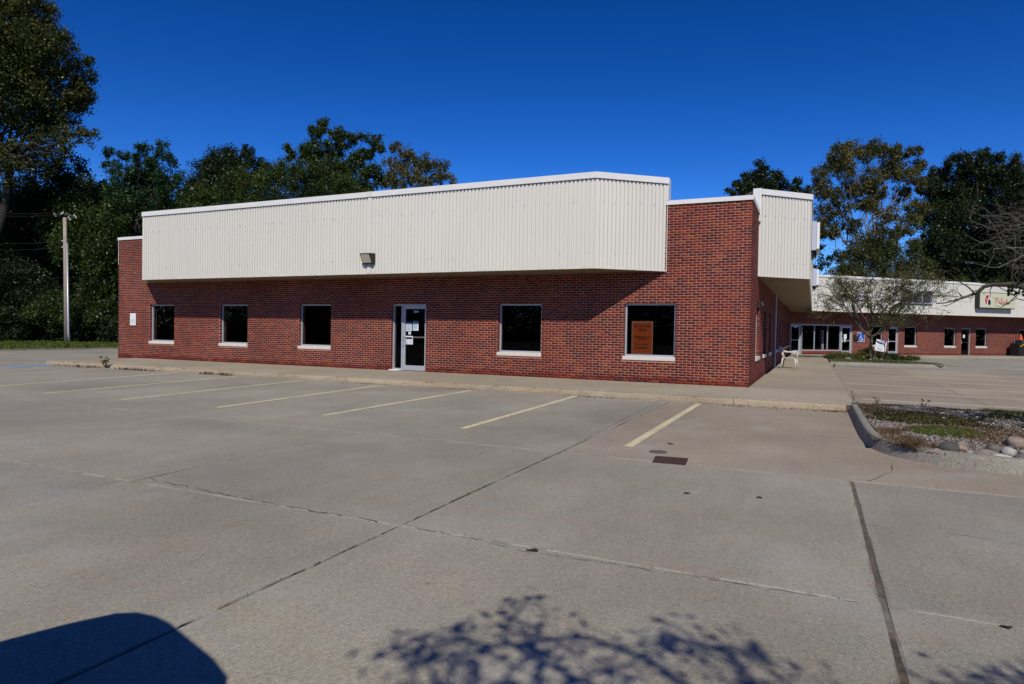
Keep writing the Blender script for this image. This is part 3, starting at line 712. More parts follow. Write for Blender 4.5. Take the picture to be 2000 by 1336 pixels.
# wall lamp + downspout on the side
e = empty('side_wall_lamp', (0, 2.9, 2.4), 'small dark lamp on the sunlit side wall just round the corner', 'lamp')
g = MB(); g.box(FS, 2.25, 2.40, .006, .03, 2.12, 2.28); g.tube([FS.p(2.32, .03, 2.22), FS.p(2.32, .11, 2.22), FS.p(2.30, .13, 2.13)], [.03, .05], 8); g.build('body', M['bronze'], e)
e = empty('downpipe', (.05, 11.1, 0), 'thin pale downpipe on the shaded side wall behind the chair', 'pipe')
g = MB(); g.tube([(.05, 11.1, .05), (.05, 11.1, ZB)], .035, 8); g.build('pipe', M['signgrey'], e); g = MB(); g.box(FS, 11.05, 11.15, .007, .09, 1.3, 1.33); g.build('bracket', M['steel'], e)
# blade signs on the side fascia
def blade(y, z0, z1, w_, label, lamp=True):
    e = empty('sign_box', (PS, y, z0), label, 'sign', 'sign boxes on the side fascia')
    g = MB(); g.wbox(PS + .005, PS + w_ * .62, y, y + 1.9, z0 + .02, z1); g.build('cabinet', M['signgrey'], e, bevel=.01)
    g = MB(); g.wbox(PS + w_ * .62, PS + w_, y - .01, y + 1.91, z0 + .06, z1 - .04); g.build('face', M['signwhite'], e, bevel=.01)
    g = MB(); g.wbox(PS + .005, PS + w_ * .62, y + .1, y + 1.8, z0 - .03, z0 + .018); g.tube([(PS + .01, y + .3, z0 - .25), (PS + .08, y + .3, z0 - .18), (PS + .12, y + .3, z0 - .03)], .022, 6); g.wbox(PS + .06, PS + .16, y + .2, y + .42, z0 - .2, z0 - .03); g.build('bracket', M['bronze'], e)
blade(5.7, 4.02, 4.96, .24, 'near grey and white sign box on the side fascia, seen edge-on against the trees')
blade(22.5, 4.05, 5.02, .32, 'far grey sign box on the side fascia, edge-on beside the distant wing')

# ------------------------------------------------ far wing
fb = empty('far_brick_wing', tuple(FF.p(12, 0, 0)), 'distant angled brick shop wing with cream ribbed fascia, across the right car park', 'building')
fw_ = [('window', 7.05, 8.2), ('window', 10.28, 11.50), ('window', 14.25, 15.45), ('window', 17.55, 18.75), ('window', 22.35, 23.6), ('window', 26.5, 27.7), ('window', 30, 31.2)]
fdoor = [(8.72, 9.72, 'alu'), (16.02, 16.98, 'alu')]
STO = (-.10, 5.42)
opW = [(a, b, .585, 2.10) for _, a, b in fw_] + [(a, b, 0, 2.10) for a, b, _ in fdoor] + [(STO[0], STO[1], 0.0, 2.12)]
g = MB(); core(g, FF, -.6, 45, -.15, H, opW); g.box(FF, 45, 45.3, -15, 0, -.15, H); g.build('wall', M['mortar'], fb)
ob = [(a - .03, b + .012, .585, .69) for _, a, b in fw_] + [(a, b, .69, 2.10) for _, a, b in fw_] + [(a, b, -.01, 2.10) for a, b, _ in fdoor] + [(STO[0], STO[1], -.01, 2.12)]
bricks(FF, layout(-.6, 30, 0, 46, ob), 'brickwork', fb)
jambs(FF, [(a, b, .69, 2.10) for _, a, b in fw_], 'jamb_bricks', fb)
for _, a, b in fw_: window(FF, a, b, .69, 2.10, fb)
g = MB(); g.box(FF, -.6, 45, -16, -.28, H - .3, H - .1); g.build('roof', M['signgrey'], fb)
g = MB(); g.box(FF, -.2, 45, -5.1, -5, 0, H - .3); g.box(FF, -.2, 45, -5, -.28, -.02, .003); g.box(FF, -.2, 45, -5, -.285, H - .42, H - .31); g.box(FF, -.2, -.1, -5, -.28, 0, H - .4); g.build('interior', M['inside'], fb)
g = MB(); g.box(FF, 3.55, 3.75, -1.2, -1.0, 0, 1.75); g.build('inner_column', M['signwhite'], fb)
def shop_door(a, b, parent, hl=True, stile=.10, kick=.28, m='alu'):
    g = MB(); rc = .10; f2 = FF
    g.box(f2, a + .002, a + .045, -rc - .07, -rc + .015, .004, 2.098); g.box(f2, b - .045, b - .002, -rc - .07, -rc + .015, .004, 2.098); g.box(f2, a + .045, b - .045, -rc - .07, -rc + .013, 2.05, 2.098)
    fr_ = g.build('door_frame', M['alu'], parent)
    g = MB(); g.box(f2, a + .048, a + .048 + stile, -rc - .05, -rc - .008, .01, 2.045); g.box(f2, b - .048 - stile, b - .048, -rc - .05, -rc - .008, .01, 2.045)
    g.box(f2, a + .048 + stile, b - .048 - stile, -rc - .05, -rc - .01, 1.93, 2.045); g.box(f2, a + .048 + stile, b - .048 - stile, -rc - .05, -rc - .01, .01, kick); g.box(f2, a + .048 + stile, b - .048 - stile, -rc - .045, -rc - .005, .98, 1.03)
    d = g.build('door', M[m], parent)
    g = MB(); g.box(f2, a + .05 + stile, b - .05 - stile, -rc - .035, -rc - .03, kick, 1.93); g.build('pane', M['glass'], d)
    g = MB(); s0 = a + .048 + stile * .5; g.tube([f2.p(s0 + .06 * math.cos(t) * (1 if hl else -1), -rc + .01 + .02 * abs(math.sin(t)), 1.03 + .14 * math.sin(t)) for t in np.linspace(-1.57, 1.57, 9)], .016, 6); g.build('handle', M['signwhite'], d)
shop_door(-.08, .86, fb); shop_door(4.40, 5.40, fb)
g = MB(); f2 = FF; rc = .10
for s in (.88, 2.04, 3.20, 4.33): g.box(f2, s, s + .05, -rc - .08, -rc + .01, .33, 2.118)
g.box(f2, .93, 4.33, -rc - .08, -rc + .008, 2.05, 2.118); g.box(f2, .93, 4.33, -rc - .08, -rc + .03, .27, .33)
sf = g.build('storefront_frame', M['alu'], fb)
for s in (.93, 2.09, 3.25): g = MB(); g.box(f2, s, s + 1.08 + (.03 if s < 1 else 0), -rc - .04, -rc - .033, .33, 2.05); g.build('pane', M['glass'], sf)
g = MB(); g.box(f2, .88, 4.39, -.2, -.03, 0, .27); g.build('storefront_base', M['mortar'], fb); bricks(F(FF.p(0, -.03, 0)[:2], FF.u[:2], FF.n[:2]), layout(.88, 4.39, 0, 4, []), 'base_bricks', fb)
g = MB(); g.box(f2, .86, .90, -.1, .02, .0, 2.0); g.build('pilaster', M['steel'], fb)
shop_door(8.72, 9.72, fb, stile=.09, kick=.26)
shop_door(16.02, 16.98, fb, stile=.04, kick=.10, m='bronze')
fasF = [tuple(FF.p(-.02 + .82, 1.3, 0)[:2]), tuple(FF.p(45, 1.3, 0)[:2])]
ffo = fascia([tuple(FF.p(-2.1, 1.3, 0)[:2]), tuple(FF.p(.8, 1.3, 0)[:2]), tuple(FF.p(45, 1.3, 0)[:2])], 3.02, 5.52, fb, 1, fast=False, inner=[tuple(FF.p(45, 0, 0)[:2]), tuple(FF.p(-1.0, 0, 0)[:2])], pitch=.16)
g = MB(); g.box(FF, .74, .90, 1.30, 1.33, 3.04, 5.40); g.box(FF, .96, .985, 1.296, 1.312, 3.04, 5.36, 0); g.build('corner_trim', M['cap'], fb)
# recessed blank sign frame
e = empty('blank_sign_frame', tuple(FF.p(9.7, 1.3, 3.8)), 'empty dark rectangular sign frame on the distant fascia between tree crown and logo sign', 'sign')
FP = F(FF.p(0, 1.3, 0)[:2], FF.u[:2], FF.n[:2])
g = MB(); a, b, lo, hi = 8.35, 11.25, 3.78, 4.72
for q in ((a, b, hi - .07, hi), (a, b, lo, lo + .07), (a, a + .07, lo + .07, hi - .07), (b - .07, b, lo + .07, hi - .07)): g.box(FP, q[0], q[1], .005, .13, q[2], q[3])
g.box(FP, a + 1.1, a + 1.15, .03, .08, lo + .07, hi - .07); g.box(FP, a + 1.95, a + 2.0, .03, .08, lo + .07, hi - .07); g.build('frame', M['signgrey'], e)
g = MB(); g.box(FP, a + .07, b - .07, .006, .02, lo + .07, hi - .07); g.build('back_panel', simple('sign_back', (.045, .048, .06), .5, var=.5, scale=3), e)
# logo sign
e = empty('logo_sign', tuple(FF.p(17.5, 1.3, 3.6)), 'lit-box cream sign with red and black round emblem and red script, on the distant fascia', 'sign')
g = MB(); g.box(FP, 15.58, 19.30, .01, .36, 3.60, 4.80); g.build('cabinet', M['bronze'], e, bevel=.01)
g = MB(); g.box(FP, 15.64, 19.26, .36, .372, 3.66, 4.76); g.build('face', M['signcream'], e)
def ell(cx, cz, rx, rz, o, m, nm, clip=None, n=28):
    g = MB(); v = [FP.p(cx + rx * math.cos(t), o, cz + rz * math.sin(t)) for t in np.linspace(0, 2 * math.pi, n, endpoint=False)]
    w2 = [p + FP.n * .002 for p in v]; g.add(v + w2, [tuple(range(n, 2 * n))] + [(i, (i + 1) % n, n + (i + 1) % n, n + i) for i in range(n)]); return g.build(nm, m, e)
ell(16.42, 4.22, .30, .42, .3725, M['signwhite'], 'emblem_ground'); ell(16.40, 4.23, .25, .38, .376, M['red'], 'emblem')
ell(16.56, 4.06, .19, .27, .379, M['signwhite'], 'emblem_ring'); ell(16.58, 4.05, .15, .23, .382, M['black'], 'emblem_black'); ell(16.52, 4.41, .05, .06, .380, M['signwhite'], 'emblem_head')  # white ring, the black disc printed inside it, white head
g = MB(); g.tube([FP.p(x, .382, z) for x, z in ((16.24, 4.36), (16.33, 4.26), (16.45, 4.25), (16.36, 4.05), (16.38, 3.86))], [.03, .02], 6); g.build('emblem_figure', M['signwhite'], e)
strokes = [[(0, .78), (.12, .86), (.45, .90), (.72, .84), (.80, .66), (.62, .48), (.38, .44)], [(.42, .84), (.32, .4), (.28, 0)],
    [(.98, .36), (.84, .38), (.76, .18), (.86, .02), (.98, .2), (1.02, .36), (1.0, .06), (1.10, .04)], [(1.14, .1), (1.34, .7), (1.30, .9), (1.2, .6), (1.22, .05), (1.34, .06)],
    [(1.64, .36), (1.5, .38), (1.42, .18), (1.52, .02), (1.64, .2), (1.68, .36), (1.66, .06), (1.76, .04)], [(2.02, .34), (1.88, .36), (1.80, .16), (1.9, .02), (2.02, .2), (2.14, .9), (2.06, .06), (2.16, .04)],
    [(2.24, .36), (2.22, .06), (2.32, .05)], [(2.25, .55), (2.27, .58)], [(2.40, .34), (2.38, .02), (2.46, .26), (2.56, .36), (2.60, .2), (2.58, .04), (2.72, .12)]]
g = MB()
for st in strokes:
    P = np.array(st); k = len(P); tt = np.linspace(0, k - 1, k * 4); Q = np.stack([np.interp(tt, range(k), P[:, 0]), np.interp(tt, range(k), P[:, 1])], 1)
    g.tube([FP.p(17.02 + x * .66, .376, 3.98 + z * .48) for x, z in Q], .020, 5)
g.build('script_lettering', M['red'], e)
# lettered sign behind the small tree
e = empty('lettered_sign', tuple(FF.p(4, 1.3, 3.9)), 'white strip sign with black capitals on the distant fascia behind the small tree', 'sign')
g = MB(); g.box(FP, 2.65, 5.40, .008, .06, 3.86, 4.32); g.build('board', M['signwhite'], e)
text('HOMES ROOM', .40, FP, 4.02, .063, 3.94, 'lettering', simple('navy_letters', (.03, .035, .10), .5, var=0), e, bold=.012, squash=1.02, depth=.004)
# items on the far wall
e = empty('wall_mailbox', tuple(FF.p(5.6, 0, 1.07)), 'small dark letter box on the distant wall left of the blue sign', 'letter box')
g = MB(); g.box(FF, 5.46, 5.82, .008, .14, 1.07, 1.47); g.build('box', M['bronze'], e, bevel=.01); g = MB(); g.box(FF, 5.6, 5.75, .142, .144, 1.36, 1.39); g.build('slot', M['signgrey'], e)
for s, z, w_, h_, lb in ((4.72, 1.15, .26, .32, 'large pale paper on the right storefront door of the distant wing'), (.35, 1.86, .2, .1, 'small pale sticker at the top of the leftmost distant door'), (16.35, 1.35, .2, .25, 'pale round sticker on the dark distant door')):
    e = empty('door_paper', tuple(FF.p(s, -.13, z)), lb, 'notice'); g = MB(); g.box(FF, s, s + w_, -.1295, -.128, z, z + h_)
    g.build('sheet', M['paper'], e)
    if s == 4.72: g = MB(); g.box(FF, s + .02, s + .18, -.1295, -.128, z - .24, z); g.build('lower_sheet', M['paper'], e)
# accessible-parking sign on the far wall
def face_frame(x, y, az): return F((x, y), (math.cos(az), math.sin(az)), (math.sin(az), -math.cos(az)))
q = FF.p(6.14, .01, 0); e = empty('accessible_sign', (q[0], q[1], 1.0), 'blue and white wheelchair-symbol parking sign on the distant wall beside the letter box', 'sign')
f3 = F(q[:2], FF.u[:2], FF.n[:2]); zc = 1.28
g = MB(); g.box(f3, -.33, .33, 0, .012, zc - .33, zc + .33); g.build('border', M['signwhite'], e, bevel=.003)
g = MB(); g.box(f3, -.30, .30, .0125, .015, zc - .30, zc + .30); g.build('panel', M['hcblue'], e)
g = MB(); sy = .018
K = 1.35
def kp(a, b): return f3.p(a * K, sy, zc - .03 + b * K)
g.tube([kp(-.02, .125), kp(-.03, -.02), kp(.06, -.02), kp(.10, -.13), kp(.14, -.11)], .026, 5)
g.tube([kp(-.03, .06), kp(.05, .06)], .020, 5); g.tube([kp(-.02, .15), kp(-.02, .188)], .038, 8)
g.tube([kp(-.01 + .095 * math.cos(t), -.07 + .095 * math.sin(t)) for t in np.linspace(2.0, 6.0, 14)], .022, 5); g.build('wheelchair_symbol', M['signwhite'], e)
# yard sign
p = at(1721, 675.5, 36.0); f4 = face_frame(p[0], p[1], R(30)); zc = p[2]
e = empty('yard_sign', (p[0], p[1], 0), 'tilted white yard sign with dark blue swoosh in front of the distant wing', 'sign')
def tilt(f, s, o, z, a=-.16): return f.p(s * math.cos(a) - z * math.sin(a), o, zc + s * math.sin(a) + z * math.cos(a))
g = MB(); v = [tilt(f4, s, o, z) for o in (0, .012) for s, z in ((-.34, -.30), (.30, -.30), (.30, .30), (-.34, .32))]
g.add(v, [(0, 1, 2, 3), (4, 5, 6, 7), (0, 1, 5, 4), (1, 2, 6, 5), (2, 3, 7, 6), (3, 0, 4, 7)]); g.build('panel', M['signwhite'], e)
g = MB(); g.tube([tilt(f4, s, .014, z) for s, z in ((-.33, .24), (-.22, .15), (-.02, .13), (.14, .12), (.22, -.02), (.24, -.28))], [.035, .03], 5); g.build('swoosh', simple('navy_print', (.02, .04, .11), .5, var=0), e)
g = MB(); g.tube([tilt(f4, -.06 + .13 * math.cos(t), .014, -.09 + .10 * math.sin(t)) for t in np.linspace(0, 6.1, 12)], .012, 4)
for q in range(3): g.tube([tilt(f4, -.2, .014, -.24 + .03 * q), tilt(f4, .1, .014, -.24 + .03 * q)], .006, 4)
g.build('grey_print', M['ink_grey'], e)
g = MB(); g.tube([tilt(f4, -.25, -.01, .2), tilt(f4, -.25, -.01, -.75)], .006, 5); g.tube([tilt(f4, .2, -.01, .2), tilt(f4, .2, -.01, -.75)], .006, 5); g.build('wire_stake', M['steel'], e)
# black and yellow machine with a cone at the right edge
fm = F(FF.p(20.75, .35, 0)[:2], FF.u[:2], FF.n[:2])
e = empty('utility_machine', tuple(fm.p(.8, .3, 0)), 'black and yellow wheeled machine standing against the distant wall at the right edge', 'machine')
g = MB()
def prof(g, fr_, s0, s1, o0, o1, pts):
    n = len(pts); v = [fr_.p(s, o0, z) for s, z in pts] + [fr_.p(s, o1, z) for s, z in pts]
    g.add(v, [tuple(range(n)), tuple(range(2 * n - 1, n - 1, -1))] + [(i, n + i, n + (i + 1) % n, (i + 1) % n) for i in range(n)])
prof(g, fm, 0, 0, 0, .75, [(0, .02), (0, .98), (.28, 1.02), (.42, 1.25), (1.15, 1.25), (1.2, 1.0), (1.0, .9), (1.0, .02)]); g.build('body', M['black'], e, bevel=.02)
g = MB(); prof(g, fm, 0, 0, .755, .77, [(.08, .72), (.62, .98), (1.12, .98), (1.12, 1.02), (.6, 1.03), (.05, .76)]); g.build('stripe', M['yellow'], e)
g = MB(); prof(g, fm, 0, 0, .755, .785, [(.58, .30), (.62, .55), (.78, .68), (1.05, .70), (1.0, .55), (.80, .42), (.68, .28)]); g.build('side_panel', M['yellow'], e)
g = MB(); g.tube([fm.p(.80, .66, .16), fm.p(.80, .80, .16)], .16, 16); g.build('wheel', M['rubber'], e)
g = MB(); g.tube([fm.p(.80 + .19 * math.cos(t), .79, .17 + .19 * math.sin(t)) for t in np.linspace(.3, 2.9, 9)], .014, 5); g.build('mudguard', M['steel'], e)
g = MB(); g.tube([fm.p(.2, .2, 1.0), fm.p(.22, .2, 1.28)], .02, 6); g.box(fm, .75, .85, .6, .78, 1.12, 1.2); g.box(fm, 1.0, 1.1, .6, .78, 1.12, 1.2); g.build('controls', M['steel'], e)
e = empty('traffic_cone', tuple(fm.p(.6, .4, 1.25)), 'orange traffic cone standing on top of the black and yellow machine', 'traffic cone')
g = MB(); g.tube([fm.p(.62, .4, 1.28), fm.p(.62, .4, 1.72)], [.13, .035], 14); g.build('cone', M['orange'], e)
g = MB(); g.box(fm, .46, .78, .24, .56, 1.252, 1.28); g.build('base', M['orange'], e, bevel=.01)
g = MB(); g.tube([fm.p(.62, .4, 1.42), fm.p(.62, .4, 1.52)], [.098, .077], 14, caps=False); g.build('collar', simple('cone_collar', (.70, .35, .25), .4, var=0), e)

# ================================================================== SMALL THINGS
# drain grate and cover
gr = empty('drain_grate', (0, -9.86, ZL), 'rusty rectangular iron drain cover in the concrete beyond the yellow line', 'drain cover')
g = MB(); g.prism([(-.2, -9.68), (.17, -9.64), (.21, -10.05), (-.15, -10.08)], ZL - .02, ZL + .006); g.build('frame', M['rust'], gr)
g = MB()
for i in range(7):
    t0 = i / 7 + .02; t1 = (i + 1) / 7 - .02; f_ = lambda t, e2: ((-.2 + .37 * t) * (1 - e2) + (-.15 + .36 * t) * e2, (-9.68 + .04 * t) * (1 - e2) + (-10.08 + .03 * t) * e2)
    g.prism([f_(t0, .08), f_(t1, .08), f_(t1, .92), f_(t0, .92)], ZL + .006, ZL + .010)
g.build('bars', M['rust'], gr)
for (x, y, r_, lb, nm) in ((-.23, -9.40, .105, 'small round rusty metal lid just before the drain cover', 'round_lid'), ):
    g = MB(); g.prism([(x + r_ * math.cos(t), y + r_ * math.sin(t)) for t in np.linspace(0, 6.283, 20, endpoint=False)], ZL - .01, ZL + .008); tag(g.build(nm, simple('lid_iron', (.11, .09, .075), .8, var=.3, scale=30)), lb, 'lid')
# plastic chair
def chair(x, y, rz):
    e = empty('garden_chair', (x, y, 0), 'white plastic armchair on the pavement beside the side wall', 'chair')
    c, s = math.cos(rz), math.sin(rz); T = lambda a, b, z: (x + a * c - b * s, y + a * s + b * c, z)
    fr_ = F((x, y), (c, s), (-s, c))       # s forward (facing), out left
    for a, b, sa in ((.24, .24, 1), (.24, -.24, 1), (-.2, .22, 0), (-.2, -.22, 0)):
        g = MB(); d = .05 if sa else -.07
        g.tube([T(a, b, .42), T(a + d * .5, b * 1.05, .22), T(a + d, b * 1.12, 0.0)], [.032, .022], 8); g.build('leg', M['plastic'], e, smooth=True)
    g = MB(); g.prism([T(a, b, 0)[:2] for a, b in ((-.22, -.2), (.26, -.25), (.29, 0), (.26, .25), (-.22, .2))], .40, .43); g.build('seat', M['plastic'], e, bevel=.012)
    for b0 in (-1, 1):
        g = MB(); g.tube([T(.26, .24 * b0, .42), T(.29, .29 * b0, .62), T(.22, .30 * b0, .655), T(-.1, .28 * b0, .65), T(-.30, .2 * b0, .72)], [.026, .022], 8); g.build('armrest', M['plastic'], e, smooth=True)
    g = MB()
    g.tube([T(-.20, -.2, .43), T(-.28, -.22, .68), T(-.33, -.17, .82), T(-.345, 0, .86), T(-.33, .17, .82), T(-.28, .22, .68), T(-.20, .2, .43)], .02, 8)
    for b in (-.12, -.06, 0, .06, .12): g.tube([T(-.20, b, .43), T(-.275, b, .66), T(-.34, b, .845)], .016, 6)
    g.build('backrest', M['plastic'], e, smooth=True)
chair(.58, 11.15, R(-6))
# utility pole
pb = at(130.5, 662, 52.5); px, py = pb[0], pb[1]
e = empty('utility_pole', (px, py, -.2), 'tall weathered wooden utility pole with pale conduit on the left lawn', 'utility pole')
ptop = at(126.5, 425, 52.5)
g = MB(); g.tube([(px, py, -.3), ((px + ptop[0]) / 2, (py + ptop[1]) / 2, 5), tuple(ptop)], [.19, .12], 12); g.build('pole', M['pole'], e, smooth=True)
g = MB(); a0 = at(133.5, 664, 52.3); a1 = at(131, 475, 52.3); g.tube([a0 + RT * .08 - np.array([0, 0, .1]), a0 + np.array([0, 0, .5]), a1], [.11, .07], 8); g.build('conduit', M['steel'], e, smooth=True)
g = MB(); c0 = at(112, 418, 52.5); c1 = at(147, 424, 52.5); g.tube([c0, at(128, 418, 52.4), c1], .06, 6); g.build('crossarm', M['bronze'], e)
for (x, y) in ((106, 417), (109, 421), (120, 417), (123, 415), (134, 424), (137, 428), (145, 420), (148, 424)):
    g = MB(); q = at(x, y, 52.4); g.tube([q - np.array([0, 0, .09]), q + np.array([.03, 0, .09])], [.07, .04], 8); g.build('insulator', M['porcelain'], e)
for (x, y) in ((121, 471), (121, 483)):
    g = MB(); q = at(x, y, 52.4); g.tube([q, q + RT * .25], .06, 6); g.build('insulator', M['porcelain'], e)
def wire(p0, p1, sag, label, r_=.02):
    P = [np.array(p0) * (1 - t) + np.array(p1) * t - np.array([0, 0, sag * 4 * t * (1 - t)]) for t in np.linspace(0, 1, 14)]
    g = MB(); g.tube(P, r_, 4); return tag(g.build('power_cable', M['bronze']), label, 'cable', 'overhead cables from the utility pole')
for k, (x, y, yy, lb) in enumerate(((108, 416, 398, 'topmost thin dark cable running left from the pole crossarm'), (112, 420, 408, 'second dark cable below the topmost, running left from the pole crossarm'), (120, 471, 470, 'dark cable running left from the upper side insulator of the pole'), (120, 483, 484, 'lowest dark cable running left from the lower side insulator of the pole'))):
    wire(at(x, y, 52.4), at(-260, yy - 20, 44), .5, lb)
g = MB(); g.tube([at(206, 606, 56), at(229, 652, 54)], .02, 4); tag(g.build('guy_wire', M['steel']), 'thin pale slanting guy wire in the bushes behind the left building end', 'wire')

# ================================================================== FRONT ISLAND
IX = [(2.07, -3.3), (2.07, -7.35), (2.12, -7.95), (2.28, -8.42), (2.62, -8.70), (3.1, -8.80), (9.5, -8.80), (16, -8.8), (16, -2.7), (2.2, -2.7)]
kerb_e = empty('island_kerb', (2.1, -8.4, ZL), 'low curved concrete kerb round the stony planting island on the right', 'kerb')
path = [(2.07, -3.35), (2.07, -5.0), (2.07, -6.4), (2.07, -7.3), (2.10, -7.75), (2.19, -8.15), (2.36, -8.47), (2.62, -8.70), (2.98, -8.80), (3.6, -8.82), (4.8, -8.82), (7, -8.82), (10, -8.82), (16, -8.82)]
def kerb_sweep(path, wdt, z0, z1, name, parent, m, seed=3):
    r = random.Random(seed); P = [np.array(path[0])]
    for a, b in zip(path[:-1], path[1:]):
        a, b = np.array(a), np.array(b); n = max(1, int(np.linalg.norm(b - a) / .12))
        for i in range(1, n + 1): P.append(a + (b - a) * i / n)
    P = np.array(P)
    for _ in range(30): P[1:-1] = P[1:-1] * .5 + (P[:-2] + P[2:]) * .25
    T = np.gradient(P, axis=0); T /= np.linalg.norm(T, axis=1, keepdims=True); N = np.stack([-T[:, 1], T[:, 0]], 1)
    prof_ = [(0, z0), (.05, z0 + (z1 - z0) * .72), (.068, z1 - .012), (.09, z1), (wdt, z1), (wdt + .002, z1 - .06)]
    V = []
    for i in range(len(P)):
        for k, (o, z) in enumerate(prof_):
            j = r.gauss(0, .002) if k in (1, 2, 3) else 0; q = P[i] + N[i] * (o + j); V.append((q[0], q[1], z + j * .4))
    m_ = len(prof_); g = MB(); g.add(V, [(i * m_ + k, i * m_ + k + 1, (i + 1) * m_ + k + 1, (i + 1) * m_ + k) for i in range(len(P) - 1) for k in range(m_ - 1)])
    return g.build(name, m, parent)
def split_path(pl, cuts):
    pass
kerb_sweep(path[:10], .16, ZL - .02, ZL + .16, 'kerb_stone', kerb_e, M['island_curb'], 3)
kerb_sweep([(3.615, -8.82)] + path[10:], .16, ZL - .02, ZL + .157, 'kerb_stone', kerb_e, M['island_curb'], 5)
# soil bed (slightly uneven)
g = MB(); nx, ny = 150, 80; V = []
for j in range(ny + 1):
    for i in range(nx + 1):
        x = 2.16 + 13.8 * (i / nx) ** 1.6; y = -8.66 + (8.66 - 2.8) * j / ny
        V.append((x, y, -.005 + .03 * math.sin(x * 1.7) * math.cos(y * 1.3) + .05 * min(1, max(0, (y + 8.7) / 2)) * min(1, (x - 2.2)) * min(1, max(0, (-2.6 - y) / 1.2)) + random.uniform(-.008, .008)))
def soil_ok(v): return not (v[0] < 3.02 and v[1] < -7.9 and math.dist(v[:2], (3.02, -7.9)) > .72)
fa = [q for q in ((j * (nx + 1) + i, j * (nx + 1) + i + 1, (j + 1) * (nx + 1) + i + 1, (j + 1) * (nx + 1) + i) for j in range(ny) for i in range(nx)) if all(soil_ok(V[k]) for k in q)]
g.add(V, fa); struct(g.build('island_soil', M['soil'], smooth=True))
def soilz(x, y): return -.005 + .03 * math.sin(x * 1.7) * math.cos(y * 1.3) + .05 * min(1, max(0, (y + 8.7) / 2)) * min(1, (x - 2.2)) * min(1, max(0, (-2.6 - y) / 1.2))
def inside_island(x, y):
    if not (2.27 < x < 16 and -8.62 < y < -2.85): return False
    return not (x < 3.0 and y < -7.9 and math.dist((x, y), (3.0, -7.9)) > .70)
ico = bmesh.new(); bmesh.ops.create_icosphere(ico, subdivisions=1, radius=1); IV = np.array([v.co[:] for v in ico.verts]); IF = [tuple(v.index for v in f.verts) for f in ico.faces]; ico.free()
def pebbles(name, n, fx, smin, smax, m, parent=None, zf=soilz):
    sub = bmesh.new(); bmesh.ops.create_icosphere(sub, subdivisions=1, radius=1); bmesh.ops.dissolve_degenerate(sub, dist=.001, edges=sub.edges[:]); sub.free()
    octv = np.array([(1, 0, 0), (-1, 0, 0), (0, 1, 0), (0, -1, 0), (0, 0, 1), (0, 0, -1), (.6, .6, .5), (-.6, -.5, .55)], float)[:6]
    octf = np.array([(0, 2, 4), (2, 1, 4), (1, 3, 4), (3, 0, 4), (2, 0, 5), (1, 2, 5), (3, 1, 5), (0, 3, 5)])
    P = np.array([fx() for _ in range(n)]); s = rng.uniform(smin, smax, n) * rng.uniform(.5, 1, n); a = rng.uniform(0, 6.28, n)
    V = np.zeros((n, 6, 3)); sc = rng.uniform(.6, 1.3, (n, 3)); sc[:, 2] *= .6
    for k in range(6):
        v = octv[k] * sc * rng.uniform(.8, 1.2, (n, 1)); x = v[:, 0] * np.cos(a) - v[:, 1] * np.sin(a); y = v[:, 0] * np.sin(a) + v[:, 1] * np.cos(a)
        V[:, k, 0] = P[:, 0] + x * s; V[:, k, 1] = P[:, 1] + y * s; V[:, k, 2] = [zf(*p) for p in P] + v[:, 2] * s + s * .2
    Lp = (np.arange(n)[:, None, None] * 6 + octf[None]).reshape(-1).astype(np.int32)
    me = bpy.data.meshes.new(name); me.vertices.add(n * 6); me.vertices.foreach_set('co', V.reshape(-1).astype(np.float32)); me.loops.add(len(Lp)); me.loops.foreach_set('vertex_index', Lp)
    me.polygons.add(n * 8); me.polygons.foreach_set('loop_start', np.arange(0, n * 24, 3, dtype=np.int32)); me.materials.append(m); me.update(calc_edges=True)
    o = link(name, me, parent); o['kind'] = 'stuff'; return o
def rnd_island():
    while True:
        x = 2.25 + abs(random.gauss(0, 1)) * 2.5; y = random.uniform(-8.6, -2.9)
        if inside_island(x, y): return (x, y)
def gravel_pos():
    while True:
        x, y = rnd_island()
        d = math.sin(x * 2.3 + 1) * math.cos(y * 2.1) + random.gauss(0, .5)
        if d > -1.2 or y > -4.4 and random.random() < .5 or y < -7.4: return (x, y)
tag(pebbles('gravel', 24000, gravel_pos, .012, .032, M['stone']), 'pale loose gravel covering the stony island', 'gravel')
def patch(cx, cy, rx, ry):
    def f():
        while True:
            x = random.gauss(cx, rx); y = random.gauss(cy, ry)
            if inside_island(x, y): return (x, y)
    return f
def veg(name, n, f, h, m, label, cat, wd=.006): 
    P = np.array([f() for _ in range(n)]); o = None
    hh = h * rng.uniform(.35, 1.2, n); a = rng.uniform(0, 2 * math.pi, n); lean = rng.normal(0, .55, (n, 2)) * hh[:, None]
    V = np.zeros((n, 3, 3)); V[:, 0, 0] = P[:, 0] - np.cos(a) * wd; V[:, 0, 1] = P[:, 1] - np.sin(a) * wd; V[:, 1, 0] = P[:, 0] + np.cos(a) * wd; V[:, 1, 1] = P[:, 1] + np.sin(a) * wd
    zb = np.array([soilz(*p) for p in P]); V[:, 0, 2] = zb; V[:, 1, 2] = zb; V[:, 2, :2] = P + lean; V[:, 2, 2] = zb + hh
    return tag(tri_obj(name, V, m), label, cat, kind='stuff')
def nf(x, y): return .5 * math.sin(2.9 * x + 1.3 * y) + .3 * math.sin(5.1 * x - 3.7 * y + 1) + .35 * math.sin(9 * x + 7.3 * y) + random.gauss(0, .12)
def scat(cond, x0, x1, y0, y1):
    def f():
        while True:
            x = random.uniform(x0, x1); y = random.uniform(y0, y1)
            if inside_island(x, y) and cond(x, y): return (x, y)
    return f
